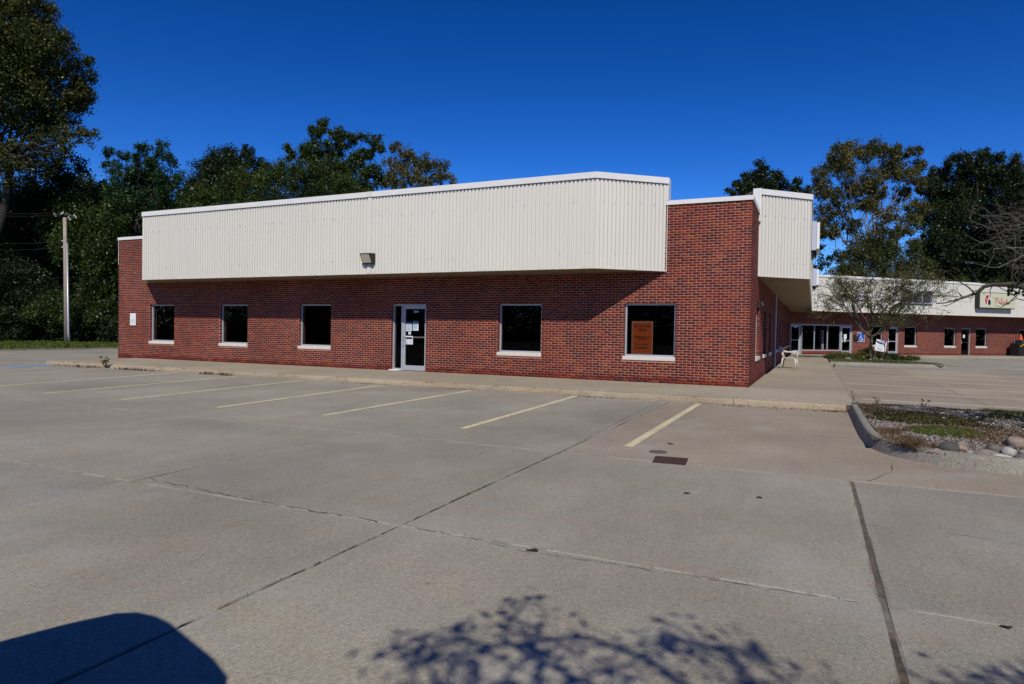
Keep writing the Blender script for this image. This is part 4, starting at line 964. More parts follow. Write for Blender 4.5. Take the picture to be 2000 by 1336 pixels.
MOSS = lambda x, y: ((x - 3.07) / .42) ** 2 + ((y + 6.95) / .50) ** 2 < 1 + random.gauss(0, .12) + .2 * math.sin(9 * x) * math.cos(8 * y)
veg('moss_patch', 8000, scat(MOSS, 2.3, 4, -8, -6), .035, M['grass'], 'bright green low patch in the middle of the stony island', 'ground cover')
veg('grass_patch', 5500, scat(lambda x, y: nf(x, y) > -.3 and y > -4.0 - .3 * math.sin(3 * x), 4.2, 8, -4.4, -2.9), .07, M['grass'], 'green grass at the far right back of the island', 'grass')
veg('grass_patch', 1300, scat(lambda x, y: nf(x, y) > .25, 2.3, 4.4, -5.2, -3.2), .05, M['weed'], 'sparse green weeds at the back left of the island', 'weeds')
veg('dry_grass', 3000, scat(lambda x, y: nf(x, y) > .05, 2.3, 4.6, -7.9, -6.2), .03, M['drygrass'], 'brown dead ground cover around the bright green patch', 'grass')
veg('dry_grass', 2200, scat(lambda x, y: x < 2.62 + .12 * math.sin(7 * y), 2.26, 2.9, -8.5, -6.9), .05, M['drygrass'], 'dry reddish grass along the curved kerb corner', 'grass')
veg('dry_grass', 900, patch(2.5, -8.35, .12, .08), .11, M['drygrass'], 'wispy dry stalks leaning over the kerb bend', 'grass', .003)
def creeping(name, n, f, h, m, label, size):
    P = np.array([(*f(), 0) for _ in range(n)]); P[:, 2] = [soilz(a, b) for a, b in P[:, :2]]; P[:, 2] += rng.uniform(0, h, n)
    return tag(tri_obj(name, leaf_quads(P, size, 2.5), m), label, 'ground cover', kind='stuff')
creeping('creeping_plants', 9000, scat(lambda x, y: nf(x, y) > -.25, 2.4, 7, -6.2, -4.5), .05, M['leaf_olive'], 'dark creeping plants across the middle of the island', .035)
creeping('creeping_plants', 9000, scat(lambda x, y: nf(x, y) > -.2, 3.2, 7, -8.0, -5.6), .03, M['drygrass'], 'dead brown creeping plants on the right of the island', .03)
creeping('creeping_plants', 7000, scat(lambda x, y: nf(x, y) > -.1, 2.27, 3.6, -6.2, -3.2), .035, M['drygrass'], 'dead brown creeping plants near the back left kerb', .03)

# larger stones, each its own thing
def rock(x, y, sx, sy, sz, rz, label, seed):
    r = np.random.default_rng(seed); bm = bmesh.new(); bmesh.ops.create_icosphere(bm, subdivisions=3, radius=1)
    off = r.uniform(0, 9, 3)
    from mathutils import noise as mn
    cut = r.normal(size=(5, 3)); cut /= np.linalg.norm(cut, axis=1, keepdims=True)
    for v in bm.verts:
        p = np.array(v.co[:])
        for c_ in cut:
            d = p @ c_
            if d > .72: p = p - c_ * (d - .72) * .8
        k = 1 + .16 * mn.noise(Vector(p * 1.3 + off)) + .05 * mn.noise(Vector(p * 4 + off))
        v.co = Vector((p[0] * sx * k, p[1] * sy * k, p[2] * sz * k))
    me = bpy.data.meshes.new('rock'); bm.to_mesh(me); bm.free(); me.materials.append(M['stone']); me.polygons.foreach_set('use_smooth', [True] * len(me.polygons))
    o = link('rock', me, None, (x, y, soilz(x, y) + sz * .45)); o.rotation_euler[2] = rz
    return tag(o, label, 'rock', 'rocks along the island kerb')
RK = [(2.90, -8.42, .12, .10, .085, .3, 'squat grey-brown rock at the left end of the rock row'), (3.08, -8.08, .075, .06, .055, 1, 'small pale rounded rock behind the left end of the row'),
 (2.83, -8.20, .10, .06, .045, 2, 'dark flat rock lying behind the squat grey-brown one'), (3.03, -8.30, .07, .06, .05, .5, 'light rock between the grey-brown rock and the pinkish ones'),
 (3.36, -8.22, .085, .065, .07, .2, 'pinkish-white upright rock in the middle of the row'), (3.49, -8.27, .09, .07, .06, .9, 'blue-grey rock right of the pinkish-white one'),
 (3.70, -7.72, .14, .11, .10, .4, 'largest grey rock near the right picture edge'), (3.86, -7.90, .12, .10, .085, 1.4, 'tan rock at the right picture edge beside the largest grey one'),
 (3.24, -8.46, .14, .07, .05, -.4, 'long flat grey slab-like rock in front of the pinkish-white one'), (3.38, -8.53, .10, .06, .03, .1, 'flat buff rock near the kerb below the blue-grey rock'),
 (3.09, -8.44, .05, .04, .035, .8, 'small orange-tinted rock between two grey ones'), (2.64, -8.36, .10, .06, .035, .1, 'low pale rock half sunk beside the kerb bend'),
 (3.60, -8.52, .12, .07, .04, .1, 'broad flat rock by the kerb at the right picture edge'), (3.55, -8.02, .06, .05, .04, .3, 'small pale rock in front of the largest grey rock'),
 (2.77, -8.47, .07, .05, .03, .6, 'thin pale rock close to the kerb left of the squat rock'), (3.95, -8.2, .11, .09, .07, .2, 'grey rock just beyond the right picture edge'), (3.66, -8.22, .07, .05, .045, .2, 'small grey-green rock at the right of the row'),
 (2.42, -7.6, .12, .10, .02, .2, 'flat pale stone lying against the left kerb')]
for i, q in enumerate(RK): rock(*q[:6], q[6], 20 + i)

# ================================================================== FOLIAGE TOOLS
def lobes_world(lobes, D, jit=.5):
    out = []
    for (x, y, r) in lobes:
        d = D + random.uniform(-jit, jit) * r * D / FPX * 1.6
        out.append((at(x, y, d), r * d / FPX))
    return out
def crown_points(LW, dens, clump=.30, k_per=16, shell=.35, sigma=.5, flatz=1.0):
    P = []; tips = []
    for c, r in LW:
        K = max(5, int(k_per * (r / 1.5) ** 1.3)); n = int(dens * r * r / K) + 1
        for _ in range(K):
            d = rng.normal(size=3); d /= np.linalg.norm(d); q = c + d * r * rng.uniform(shell, 1.0) ** .6 * np.array([1, 1, .95])
            cr = max(.28, clump * r) * rng.uniform(.6, 1.3); tips.append((c, q))
            m_ = int(n * rng.uniform(.5, 1.5))
            P.append(q + rng.normal(size=(m_, 3)) * cr * sigma * np.array([1, 1, flatz]))
    return np.concatenate(P), tips
def curve(a, b, k=6, wob=.06, up=.0):
    a = np.array(a, float); b = np.array(b, float); L_ = np.linalg.norm(b - a); P = [a + (b - a) * t + np.array([0, 0, up * L_ * t * (1 - t)]) for t in np.linspace(0, 1, k)]
    for i in range(1, k - 1): P[i] = P[i] + rng.normal(size=3) * L_ * wob
    return P
def tree(name, label, cat, lobes, D, leafm, barkm, dens=650, leaf=.24, base=None, fork=None, tr=.28, clump=.30, shell=.35, k_per=16, group='trees behind the buildings', limbs=True, twig=True, flatz=1., sigma=.5, jit=.5, aspect=.62):
    dens = dens * 2.3; leaf = leaf * .84; k_per = int(k_per * 1.6); sigma = .62
    LW = lobes_world(lobes, D, jit); P, tips = crown_points(LW, dens, clump, k_per, shell, sigma, flatz)
    cen = np.mean([c for c, _ in LW], 0)
    bx = base if base is not None else (cen[0], cen[1]); e = empty(name, (bx[0], bx[1], -.2), label, cat, group)
    tri_obj('crown', leaf_quads(P, leaf, aspect=aspect), leafm, e)
    g = MB(); b0 = np.array([bx[0], bx[1], -.3]); top = max(c[2] for c, _ in LW); lowz = min(c[2] for c, _ in LW)
    fk = np.array(fork) if fork is not None else np.array([cen[0] * .6 + bx[0] * .4, cen[1] * .6 + bx[1] * .4, lowz * .75])
    g.tube(curve(b0, fk, 7, .015), [tr, tr * .7], 10); g.build('trunk', barkm, e, smooth=True)
    if limbs:
        g = MB()
        for c, r in LW:
            g.tube(curve(fk, c, 7, .05, -.12), [tr * .3, tr * .08], 5)
        if twig:
            for c, q in tips: g.tube(curve(c, q, 4, .08), [tr * .08, .012], 3, caps=False)
        g.build('branches', barkm, e, smooth=True)
    return e

# ---- trees at the left
T = tree
T('big_tree', 'tallest tree, dark cottonwood with turning leaves rising out of the frame at the far left', 'tree',
  [(30, 55, 62), (95, 95, 52), (150, 150, 36), (165, 185, 22), (35, 165, 60), (120, 200, 45), (60, 120, 60), (-40, 90, 90), (-70, 220, 90), (60, 240, 40), (150, 205, 22), (95, 235, 28), (60, 20, 40), (5, -60, 80), (175, 120, 10)],
  58, M['leaf_olive'], M['bark'], dens=560, leaf=.26, base=tuple(at(-45, 640, 58)[:2]), fork=tuple(at(-12, 320, 58)), tr=.45, clump=.22, k_per=26, shell=.3, group='trees left of the building')
T('tree', 'lower sparse drooping branches of a dark tree against the sky at the far left', 'tree',
  [(150, 262, 20), (178, 268, 17), (120, 262, 22), (90, 300, 40), (40, 320, 50), (-20, 330, 60), (130, 290, 16)], 55, M['leaf_olive'], M['bark'], dens=330, leaf=.24, base=tuple(at(-40, 640, 55)[:2]), fork=tuple(at(20, 300, 55)), tr=.4, clump=.22, k_per=22, group='trees left of the building')
T('tree', 'dark rounded tree behind the pole, under the big cottonwood', 'tree', [(135, 330, 32), (100, 365, 45), (55, 400, 50), (10, 420, 60), (-50, 450, 70), (140, 380, 40)], 62, M['leaf_dark'], M['bark'], dens=420, leaf=.26, k_per=22, clump=.25, group='trees left of the building')
T('tree', 'olive tree just right of the pole top', 'tree', [(175, 370, 28), (160, 420, 45), (200, 450, 45), (150, 480, 50), (120, 440, 40)], 60, M['leaf_mid'], M['bark'], dens=420, leaf=.24, k_per=22, clump=.25, group='trees left of the building')
T('tree_of_heaven', 'frond-leaved tree with feathery upright tips left of the white fascia', 'tree', [(218, 298, 12), (222, 325, 17), (243, 305, 11), (248, 335, 17), (270, 295, 12), (288, 290, 10), (280, 320, 20), (315, 282, 10), (320, 305, 15), (335, 315, 10), (310, 335, 26), (285, 360, 36), (235, 365, 30), (330, 355, 28), (250, 400, 38), (320, 400, 40)],
  56, M['leaf_blue'], M['bark'], dens=650, leaf=.34, k_per=16, clump=.34, aspect=.28, group='trees left of the building')
T('tree', 'dark green tree in front of the feathery one, behind the left building end', 'tree', [(230, 420, 40), (270, 450, 50), (215, 480, 45), (330, 440, 45), (380, 430, 40), (200, 540, 45), (180, 590, 45), (215, 610, 35)], 56, M['leaf_mid'], M['bark'], dens=420, leaf=.24, k_per=24, clump=.24, group='trees left of the building')
T('tree', 'round dark blue-green tree above the left half of the fascia', 'tree', [(425, 318, 28), (450, 312, 24), (485, 305, 20), (400, 335, 24), (510, 318, 12), (505, 345, 18), (440, 350, 42), (480, 345, 32), (400, 375, 40), (545, 340, 10)],
  78, M['leaf_dark'], M['bark'], dens=520, leaf=.28, k_per=16, clump=.3)
T('tree', 'yellow-green willow-like tree above the fascia, left of the cottonwood', 'tree', [(478, 365, 38), (450, 395, 40), (520, 340, 22), (555, 340, 28), (590, 335, 24), (540, 375, 45), (600, 370, 40), (635, 350, 24), (660, 375, 34), (500, 410, 45), (620, 410, 50), (690, 400, 32), (395, 400, 35)],
  57, M['leaf_mid'], M['bark'], dens=900, leaf=.22, k_per=30, clump=.30, aspect=.42)
T('cottonwood', 'tall glossy green cottonwood with several pointed tops above the fascia', 'tree', [(628, 245, 13), (622, 262, 19), (607, 292, 22), (632, 300, 26), (652, 262, 12), (563, 288, 9), (568, 305, 12), (590, 305, 8), (668, 262, 14), (680, 275, 18), (664, 295, 18), (735, 270, 9), (712, 268, 12), (732, 292, 16), (710, 300, 18), (690, 320, 22), (640, 330, 26), (665, 345, 26), (700, 350, 26), (735, 335, 18), (745, 355, 18), (610, 325, 16), (675, 370, 28), (720, 375, 24)],
  64, M['leaf_mid'], M['bark'], dens=620, leaf=.26, tr=.35, k_per=13, clump=.34, shell=.3)
T('tree', 'sparse yellowing tree at the right of the trees above the fascia', 'tree', [(775, 290, 12), (790, 295, 14), (785, 315, 18), (812, 310, 15), (835, 315, 14), (845, 320, 12), (825, 335, 20), (800, 340, 20), (770, 335, 14), (758, 318, 10), (866, 325, 12), (868, 345, 14), (850, 350, 16), (885, 352, 9), (820, 362, 20), (780, 362, 18), (760, 350, 14)],
  61, M['leaf_autumn'], M['bark_pale'], dens=560, leaf=.22, tr=.18, k_per=20, clump=.35)
# bushes along the lawn
for i, (x, y, r, lb) in enumerate([(-60, 600, 75, 'dark leafy bush at the far left edge of the lawn'), (20, 640, 40, 'low bush at the left picture edge by the lawn'), (62, 645, 32, 'low rounded bush left of the pole'), (100, 605, 48, 'taller light green bush directly left of the pole'),
        (160, 630, 38, 'bush directly right of the pole foot'), (195, 625, 42, 'broad low bush between pole and brick corner'), (222, 645, 26, 'low bush partly hidden by the brick corner'), (40, 560, 60, 'tall dark shrub behind the low bushes left of the pole')]):
    D = 54 + (i % 3) * 1.2; q = at(x, y, D)
    T('bush', lb, 'bush', [(x, y, r), (x - r * .5, y + r * .3, r * .6), (x + r * .5, y + r * .25, r * .65)], D, M['leaf_mid'] if i in (2, 3, 5) else M['leaf_dark'], M['bark'], dens=900, leaf=.19, tr=.06, k_per=22, clump=.25, group='bushes along the lawn', twig=False)
# ---- trees at the right
T('tree', 'dark dense tree behind the right fascia corner', 'tree', [(1482, 335, 18), (1470, 350, 20), (1448, 362, 16), (1500, 352, 20), (1520, 345, 12), (1430, 378, 12), (1455, 385, 25), (1495, 380, 30), (1530, 370, 18), (1555, 362, 14), (1565, 385, 22), (1540, 395, 25)],
  80, M['leaf_dark'], M['bark'], dens=620, leaf=.3, k_per=13, clump=.34)
T('cottonwood', 'tall sparse turning cottonwood with visible pale limbs behind the distant wing', 'tree', [(1640, 300, 20), (1665, 290, 18), (1625, 325, 20), (1600, 340, 16), (1605, 365, 20), (1650, 330, 24), (1690, 300, 20), (1715, 290, 20), (1735, 300, 20), (1760, 300, 16), (1785, 298, 14), (1790, 325, 16), (1770, 345, 20), (1740, 335, 24), (1700, 345, 24), (1665, 370, 22), (1625, 380, 20), (1610, 420, 22), (1640, 410, 18), (1680, 400, 16), (1795, 360, 14), (1760, 380, 18), (1700, 400, 20), (1735, 418, 20), (1663, 440, 17), (1722, 445, 16), (1748, 462, 16), (1690, 370, 18), (1790, 410, 22), (1770, 440, 20), (1605, 450, 20), (1630, 450, 16), (1720, 375, 16)],
  72, M['leaf_autumn'], M['bark_pale'], dens=520, leaf=.26, tr=.30, base=tuple(at(1688, 640, 72)[:2]), fork=tuple(at(1682, 505, 72)), k_per=22, clump=.34)
T('tree', 'olive bushy tree directly above the distant wing roof', 'tree', [(1690, 480, 30), (1720, 490, 34), (1740, 465, 22), (1660, 510, 28), (1700, 525, 40), (1750, 520, 38), (1640, 545, 28), (1790, 530, 34), (1780, 480, 22), (1800, 565, 30), (1620, 575, 20), (1680, 570, 36), (1740, 575, 34)],
  66, M['leaf_olive'], M['bark'], dens=560, leaf=.22, k_per=20, clump=.28)
T('tree', 'thin dark tree between the edge-on sign box and the olive tree', 'tree', [(1600, 480, 12), (1612, 510, 16), (1600, 535, 16), (1630, 500, 10), (1605, 560, 14)], 60, M['leaf_dark'], M['bark'], dens=420, leaf=.22, k_per=12, clump=.34, tr=.12)
T('big_tree', 'massive dark rounded oak at the right edge behind the distant wing', 'tree', [(1835, 340, 22), (1870, 322, 26), (1905, 318, 26), (1935, 320, 26), (1920, 300, 12), (1815, 365, 22), (1850, 375, 40), (1900, 365, 45), (1955, 355, 38), (1990, 345, 30), (1825, 420, 38), (1880, 430, 50), (1940, 420, 50), (2000, 410, 50), (1835, 480, 42), (1900, 500, 55), (1970, 490, 55), (1850, 545, 42), (1920, 565, 48), (2000, 550, 60), (2060, 450, 80), (2080, 360, 60)],
  76, M['leaf_dark'], M['bark'], dens=520, leaf=.28, tr=.6, k_per=20, clump=.25)
T('spruce', 'pointed spruce top at the right picture edge', 'tree', [(1985, 302, 4), (1985, 312, 8), (1986, 325, 12), (1984, 340, 16), (1986, 358, 20), (1985, 380, 24)], 70, M['leaf_dark'], M['bark'], dens=900, leaf=.2, tr=.15, k_per=14, clump=.3)
T('tree', 'green understorey tree above the right part of the distant wing', 'tree', [(1850, 580, 26), (1880, 560, 22), (1900, 585, 28), (1940, 575, 28), (1960, 560, 20), (1990, 585, 30), (1830, 600, 25), (2040, 580, 40)], 68, M['leaf_mid'], M['bark'], dens=600, leaf=.22, k_per=16, clump=.3)
# the far-off wood that closes the gaps
def wood(name, x0, x1, ytop, D0, D1, n, m, leaf=.55, ybot=668):
    xs_ = rng.uniform(x0, x1, n); D = rng.uniform(D0, D1, n); tp = ytop(xs_) + 18 * np.sin(xs_ * .06) + 10 * np.sin(xs_ * .17 + 1)
    ys_ = tp + (ybot - tp) * rng.uniform(0, 1, n) ** .8
    P = CAM + D[:, None] * (FW + RT * ((xs_ - 1000) / FPX)[:, None] - UP * ((ys_ - 668) / FPX)[:, None]); P = P[P[:, 2] > -.2]
    return tag(tri_obj(name, leaf_quads(P, leaf), m), kind='stuff')
tag(wood('woodland', -350, 900, lambda x: np.where(x < 180, 380, np.where(x < 420, 365, 400)), 66, 78, 110000, M['leaf_dark'], .7), 'dark mass of woodland filling the gaps behind the left trees', 'woodland')
tag(wood('woodland', 1590, 2500, lambda x: np.where(x < 1800, 545, 440) + 0 * x, 80, 92, 60000, M['leaf_dark'], .75), 'dark mass of woodland behind the right trees', 'woodland')

# ---- small gnarled tree in the far island, bare-branched tree on the near island
def gnarly(name, label, base, h_fork, limbs_, tr, barkm, seed, spread, zmin, zmax, leafm, nleaf, leaf, gens=4, len0=1.6, tw=.006, droop=0, bound=None, group=None, cat='tree', kink=.38, lb=False):
    r = np.random.default_rng(seed); e = empty(name, (base[0], base[1], base[2]), label, cat, group)
    g = MB(); tips = []; segs = []
    fk = np.array([base[0], base[1], base[2] + h_fork]); 
    def br(p, d, L_, rad, gen):
        n = 5; P = [p]; q = p.copy(); dd = d / np.linalg.norm(d)
        for i in range(n):
            dd = dd + r.normal(size=3) * kink * (.6 if gen == 0 else 1) * .55; dd[2] += (.05 - droop) * .6
            if q[2] > zmax: dd[2] -= .35
            if q[2] < zmin: dd[2] += .35
            dd /= np.linalg.norm(dd); q = q + dd * L_ / n; P.append(q.copy())
        if lb:
            k_ = next((i for i, q_ in enumerate(P) if not bound(q_)), len(P)); cut_ = k_ < len(P); P = P[:k_]
            if len(P) < 4: return
            n = len(P) - 1
        if bound is not None and not bound(P[-1]): 
            if gen > 2: return
        g.tube(P, [rad, rad * .6], 8 if gen == 0 else (5 if gen < 3 else 3), caps=False)
        for q_ in P[2:]:
            if gen >= 2: tips.append(q_)
        if gen >= gens: return
        kch = 3 if gen < 2 else int(r.integers(2, 4))
        for c_ in range(kch + 1):
            i = -1 if c_ == 0 else int(r.integers(2, n)); nd_ = (P[i] - P[i - 1]); nd_ /= np.linalg.norm(nd_)
            nd_ = nd_ + r.normal(size=3) * .65 * np.array([1, 1, .8]); br(P[i], nd_, L_ * r.uniform(.55, .8), max(tw, rad * (.6 if c_ == 0 else .42)), gen + 1)
    for (d, L_, k) in limbs_: br(fk + np.array([0, 0, r.uniform(-.2, .2)]), np.array(d, float), L_, tr * k, 0)
    g.build('branches', barkm, e, smooth=True)
    g = MB(); g.tube(curve(np.array([base[0], base[1], base[2] - .15]), fk, 6, .03), [tr * 1.25, tr * .85], 10); g.build('trunk', barkm, e, smooth=True)
    if nleaf:
        if lb: tips = [q_ for q_ in tips if bound(q_)]
        tips = np.array(tips); idx = r.integers(0, len(tips), nleaf); tri_obj('crown', leaf_quads(tips[idx] + r.normal(size=(nleaf, 3)) * leaf * .8, leaf, aspect=.45), leafm, e)
    return e
bt = at(1699, 690, 37.5)
gnarly('ornamental_tree', 'small gnarled thin-leaved tree standing in the far planted island', (bt[0], bt[1], -.05), 1.45, [((-1, .2, .45), 2.2, .7), ((1, .1, .4), 2.3, .7), ((.1, .6, .9), 1.9, .7), ((.5, -.5, .75), 2.0, .6), ((-.5, -.5, .8), 2.0, .6), ((-.9, -.3, .15), 2.2, .5), ((1, -.3, .2), 2.4, .5)],
       .095, M['bark_moss'], 11, 3.5, 2.0, 4.35, M['weed'], 7500, .11, gens=4, tw=.011, kink=.42)
gnarly('bare_tree', 'nearly leafless tree with pale twigs reaching in from the right picture edge', (6.3, -6.6, -.05), 1.6, [((-1, .15, .05), 1.6, .8), ((-.8, -.3, .8), 1.6, .6), ((-.7, .6, .9), 1.7, .6), ((-.3, .2, 1), 1.8, .7), ((.6, .3, .8), 1.8, .6), ((.4, -.7, .7), 1.6, .6), ((-.9, .4, .45), 1.6, .6)],
       .055, M['bark_grey'], 5, 3, 1.7, 3.1, M['leaf_olive'], 900, .05, gens=4, tw=.0025, kink=.34, bound=lambda p: p[0] > 3.15 + .12 * max(0, 3.2 - p[2]))
# the thick mossy limb across the logo sign, part of the bare tree
bare = [o for o in bpy.data.objects if o.name == 'bare_tree'][0]
def ply(x, y, Y): 
    d = FW + RT * (x - 1000) / FPX - UP * (y - 668) / FPX; t = (Y - CAM[1]) / d[1]; return CAM + d * t
g = MB()
g.tube([ply(1828, 593, -6), ply(1846, 591.5, -6), ply(1868, 586, -6.02), ply(1880, 582, -6.05), ply(1899, 575, -6.05)], [.007, .017], 8)
g.tube([ply(1899, 575, -6.05), ply(1906, 574, -6.08), ply(1914, 567, -6.1), ply(1922, 560, -6.12), ply(1938, 556, -6.15), ply(1958, 556, -6.2), ply(1980, 556, -6.3), ply(2004, 561, -6.4), np.array([4.9, -6.5, 1.95]), np.array([5.9, -6.6, 1.65])], [.018, .021, .025, .026, .029, .032, .038, .048, .06, .09], 10)
g.tube([ply(1902, 574, -6.05), ply(1900, 569, -6.05), ply(1890, 560, -6.05), ply(1874, 550, -6.08)], [.015, .007], 6)
for q in ([(1902, 570), (1912, 566), (1921, 562)], [(1938, 558), (1935, 566), (1934, 577)], [(1948, 557), (1960, 568), (1972, 574), (1985, 583)], [(1868, 586), (1850, 594), (1838, 600)], [(1995, 560), (1985, 580), (1972, 594), (1955, 601), (1944, 596)], [(1972, 594), (1960, 597), (1950, 592)], [(2000, 588), (1985, 584), (1970, 590)], [(1930, 557), (1915, 550), (1905, 546)], [(1990, 556), (1985, 540), (1990, 525), (1978, 510)], [(1880, 582), (1872, 572), (1862, 566)]):
    g.tube([ply(x, y, -6.1 + .02 * i) + rng.normal(size=3) * .01 for i, (x, y) in enumerate(q)], [.008, .003], 5)
g.build('mossy_limb', M['bark_moss'], bare, smooth=True)
P = np.array([ply(rng.uniform(1968, 2003), rng.uniform(560, 578), -6.2) for _ in range(90)]); tri_obj('dark_leaves', leaf_quads(P, .05), M['leaf_dark'], bare)

# far island: kerb, shrubs, stones
fe = empty('far_island_kerb', (2.3, 20, ZL), 'low pale kerb along the front of the far planted island', 'kerb')
kerb_sweep([(2.25, 19.9), (4.0, 19.95), (7.2, 20.1), (7.6, 20.5), (7.3, 22.6), (6.0, 25.5)], .16, ZL - .02, ZL + .14, 'kerb_stone', fe, M['island_curb'], 9)
g = MB(); g.prism([(2.25, 20.05), (7.1, 20.2), (7.4, 20.6), (7.1, 22.5), (5.5, 26), (2.3, 28)], ZL - .03, -.02); struct(g.build('far_island_soil', M['soil']))
def shrub(x, y, w_, h_, label, m, n=2600, leaf=.09):
    e = empty('shrub', (x, y, -.03), label, 'shrub', 'shrubs in the far planted island')
    P = []
    for _ in range(26):
        a = rng.uniform(0, 6.28); rr = w_ * math.sqrt(rng.uniform(0, 1)); q = np.array([x + rr * math.cos(a), y + rr * math.sin(a) * .7, h_ * .72 * rng.uniform(.15, .95) * (1 - .55 * (rr / w_) ** 2)])
        P.append(q + rng.normal(size=(n // 26, 3)) * np.array([.16, .16, .10]) * w_)
    P = np.concatenate(P); P[:, 2] = np.maximum(P[:, 2], -.02); tri_obj('foliage', leaf_quads(P, leaf, aspect=.4), m, e)
    g = MB()
    for _ in range(9): g.tube([(x, y, -.05), (x + rng.normal() * w_ * .3, y + rng.normal() * w_ * .2, h_ * .6)], [.012, .005], 4)
    g.build('stems', M['bark'], e)
def on(x, D): q = at(x, 690, D); return q[0], q[1]
for (x, D, w_, h_, lb, m) in ((1700, 38.2, .85, 1.0, 'tallest green shrub at the foot of the small gnarled tree', 'weed'), (1650, 38.5, .75, .5, 'low green shrub left of the small tree', 'weed'), (1675, 37.2, .7, .55, 'bushy plant in front of the handicap sign post', 'weed'), (1742, 38.5, .7, .45, 'low shrub right of the tilted yard sign', 'leaf_mid'), (1625, 38.8, .4, .3, 'small tuft at the left tip of the far island', 'weed'), (1775, 38.6, .55, .28, 'thin low plant at the right end of the far island', 'weed')):
    x_, y_ = on(x, D); shrub(x_, y_, w_, h_, lb, M[m])
def far_pos():
    while True:
        x = random.uniform(2.4, 7.3); y = random.uniform(20.2, 24)
        if x < 7.3 - (y - 20.2) * .35: return (x, y)
tag(grass_patch('far_island_plants', 2600, far_pos, -.03, .16, M['weed'], .012), 'low green weeds covering the far planted island', 'weeds', kind='stuff')
pebbles('far_gravel', 900, far_pos, .03, .06, M['stone'], zf=lambda x, y: -.02)
tag([o for o in bpy.data.objects if o.name == 'far_gravel'][0], 'pale gravel scattered in the far planted island', 'gravel')
for i, (x, D, s, lb) in enumerate([(1657, 36.6, .2, 'left one of two pale boulders in the far planted island'), (1664, 37.2, .2, 'right one of two pale boulders in the far planted island'), (1700, 36.5, .12, 'small pale stone in front of the small gnarled tree')]):
    x_, y_ = on(x, D); r_ = rock(x_, y_, s, s * .7, s * .6, i, lb, 60 + i); r_.location.z = .02 + s * .2; r_['group'] = 'boulders in the far island'
# climbing creeper in front of the storefront base is bare brick; small weeds on kerbs
def weed(x, y, h_, label, z=ZL, n=40, m='weed', leaf=.045, w_=.05):
    e = empty('weed', (x, y, z), label, 'weed', 'weeds growing from the joints'); g = MB(); P = []
    for k in range(3):
        tip = np.array([x + rng.normal() * w_, y + rng.normal() * w_, z + h_ * rng.uniform(.6, 1)]); pts = curve((x, y, z), tip, 5, .06); g.tube(pts, [.004, .002], 4)
        for q in pts[1:]: P.append(q + rng.normal(size=(max(2, n // 15), 3)) * .02)
    g.build('stem', M['bark'], e); tri_obj('leaves', leaf_quads(np.concatenate(P), leaf), M[m], e)
weed(-19.55, -3.42, .42, 'upright weed growing at the kerb in front of the left brick corner', n=80, leaf=.09, w_=.1)
weed(2.2, -3.0, .34, 'dark spindly weed at the right end of the front pavement', n=30)
weed(3.35, -3.0, .2, 'thin weed at the back edge of the stony island', z=-.03, n=20)
weed(2.62, -3.1, .22, 'bare stalk weed near the back left of the stony island', z=-.03, n=14)
weed(2.35, 16.5, .2, 'weed at the edge of the side pavement before the far island', n=30, leaf=.08)
def tufts(name, label, pos, n, h_, m, z=ZL, wd=.008):
    P = [];
    for (x, y, r) in pos:
        for _ in range(n): P.append((random.gauss(x, r), random.gauss(y, r * .35)))
    P = np.array(P); k = len(P); hh = h_ * rng.uniform(.3, 1.2, k); a = rng.uniform(0, 6.28, k); lean = rng.normal(0, .5, (k, 2)) * hh[:, None]
    V = np.zeros((k, 3, 3)); V[:, 0, 0] = P[:, 0] - np.cos(a) * wd; V[:, 0, 1] = P[:, 1] - np.sin(a) * wd; V[:, 1, 0] = P[:, 0] + np.cos(a) * wd; V[:, 1, 1] = P[:, 1] + np.sin(a) * wd; V[:, :2, 2] = z
    V[:, 2, :2] = P + lean; V[:, 2, 2] = z + hh; return tag(tri_obj(name, V, m), label, 'grass', kind='stuff')
tufts('kerb_weeds', 'brown dry weeds along the foot of the left front kerb', [(-20.9, -3.38, .5), (-20.4, -3.4, .4), (-18.6, -3.4, .3), (-17.8, -3.4, .35), (-14.9, -3.38, .15), (-14.2, -3.4, .12)], 80, .09, M['drygrass'], wd=.015)
tufts('kerb_debris', 'dead leaves and grit along the foot of the right front kerb', [(-9, -3.36, .5), (-6.3, -3.36, .4), (-2.9, -3.36, .3), (.2, -3.36, .4), (1.2, -3.36, .4), (1.9, -3.36, .15)], 130, .025, M['drygrass'], wd=.012)
P = [(-1.27 + random.gauss(0, .008), y) for y in np.concatenate([rng.normal(-12.3, .22, 260), rng.normal(-10.6, .25, 60), rng.uniform(-15, -10, 60)])]
g = None; P = np.array(P); k = len(P); V = np.zeros((k, 3, 3)); V[:, 0, :2] = P - .003; V[:, 1, :2] = P + .003; V[:, :2, 2] = ZL - .02; V[:, 2, :2] = P + rng.normal(0, .008, (k, 2)); V[:, 2, 2] = ZL + rng.uniform(.0, .018, k)
tag(tri_obj('joint_grass', V, M['grass']), 'short green grass growing in the long slab joint', 'grass', kind='stuff')
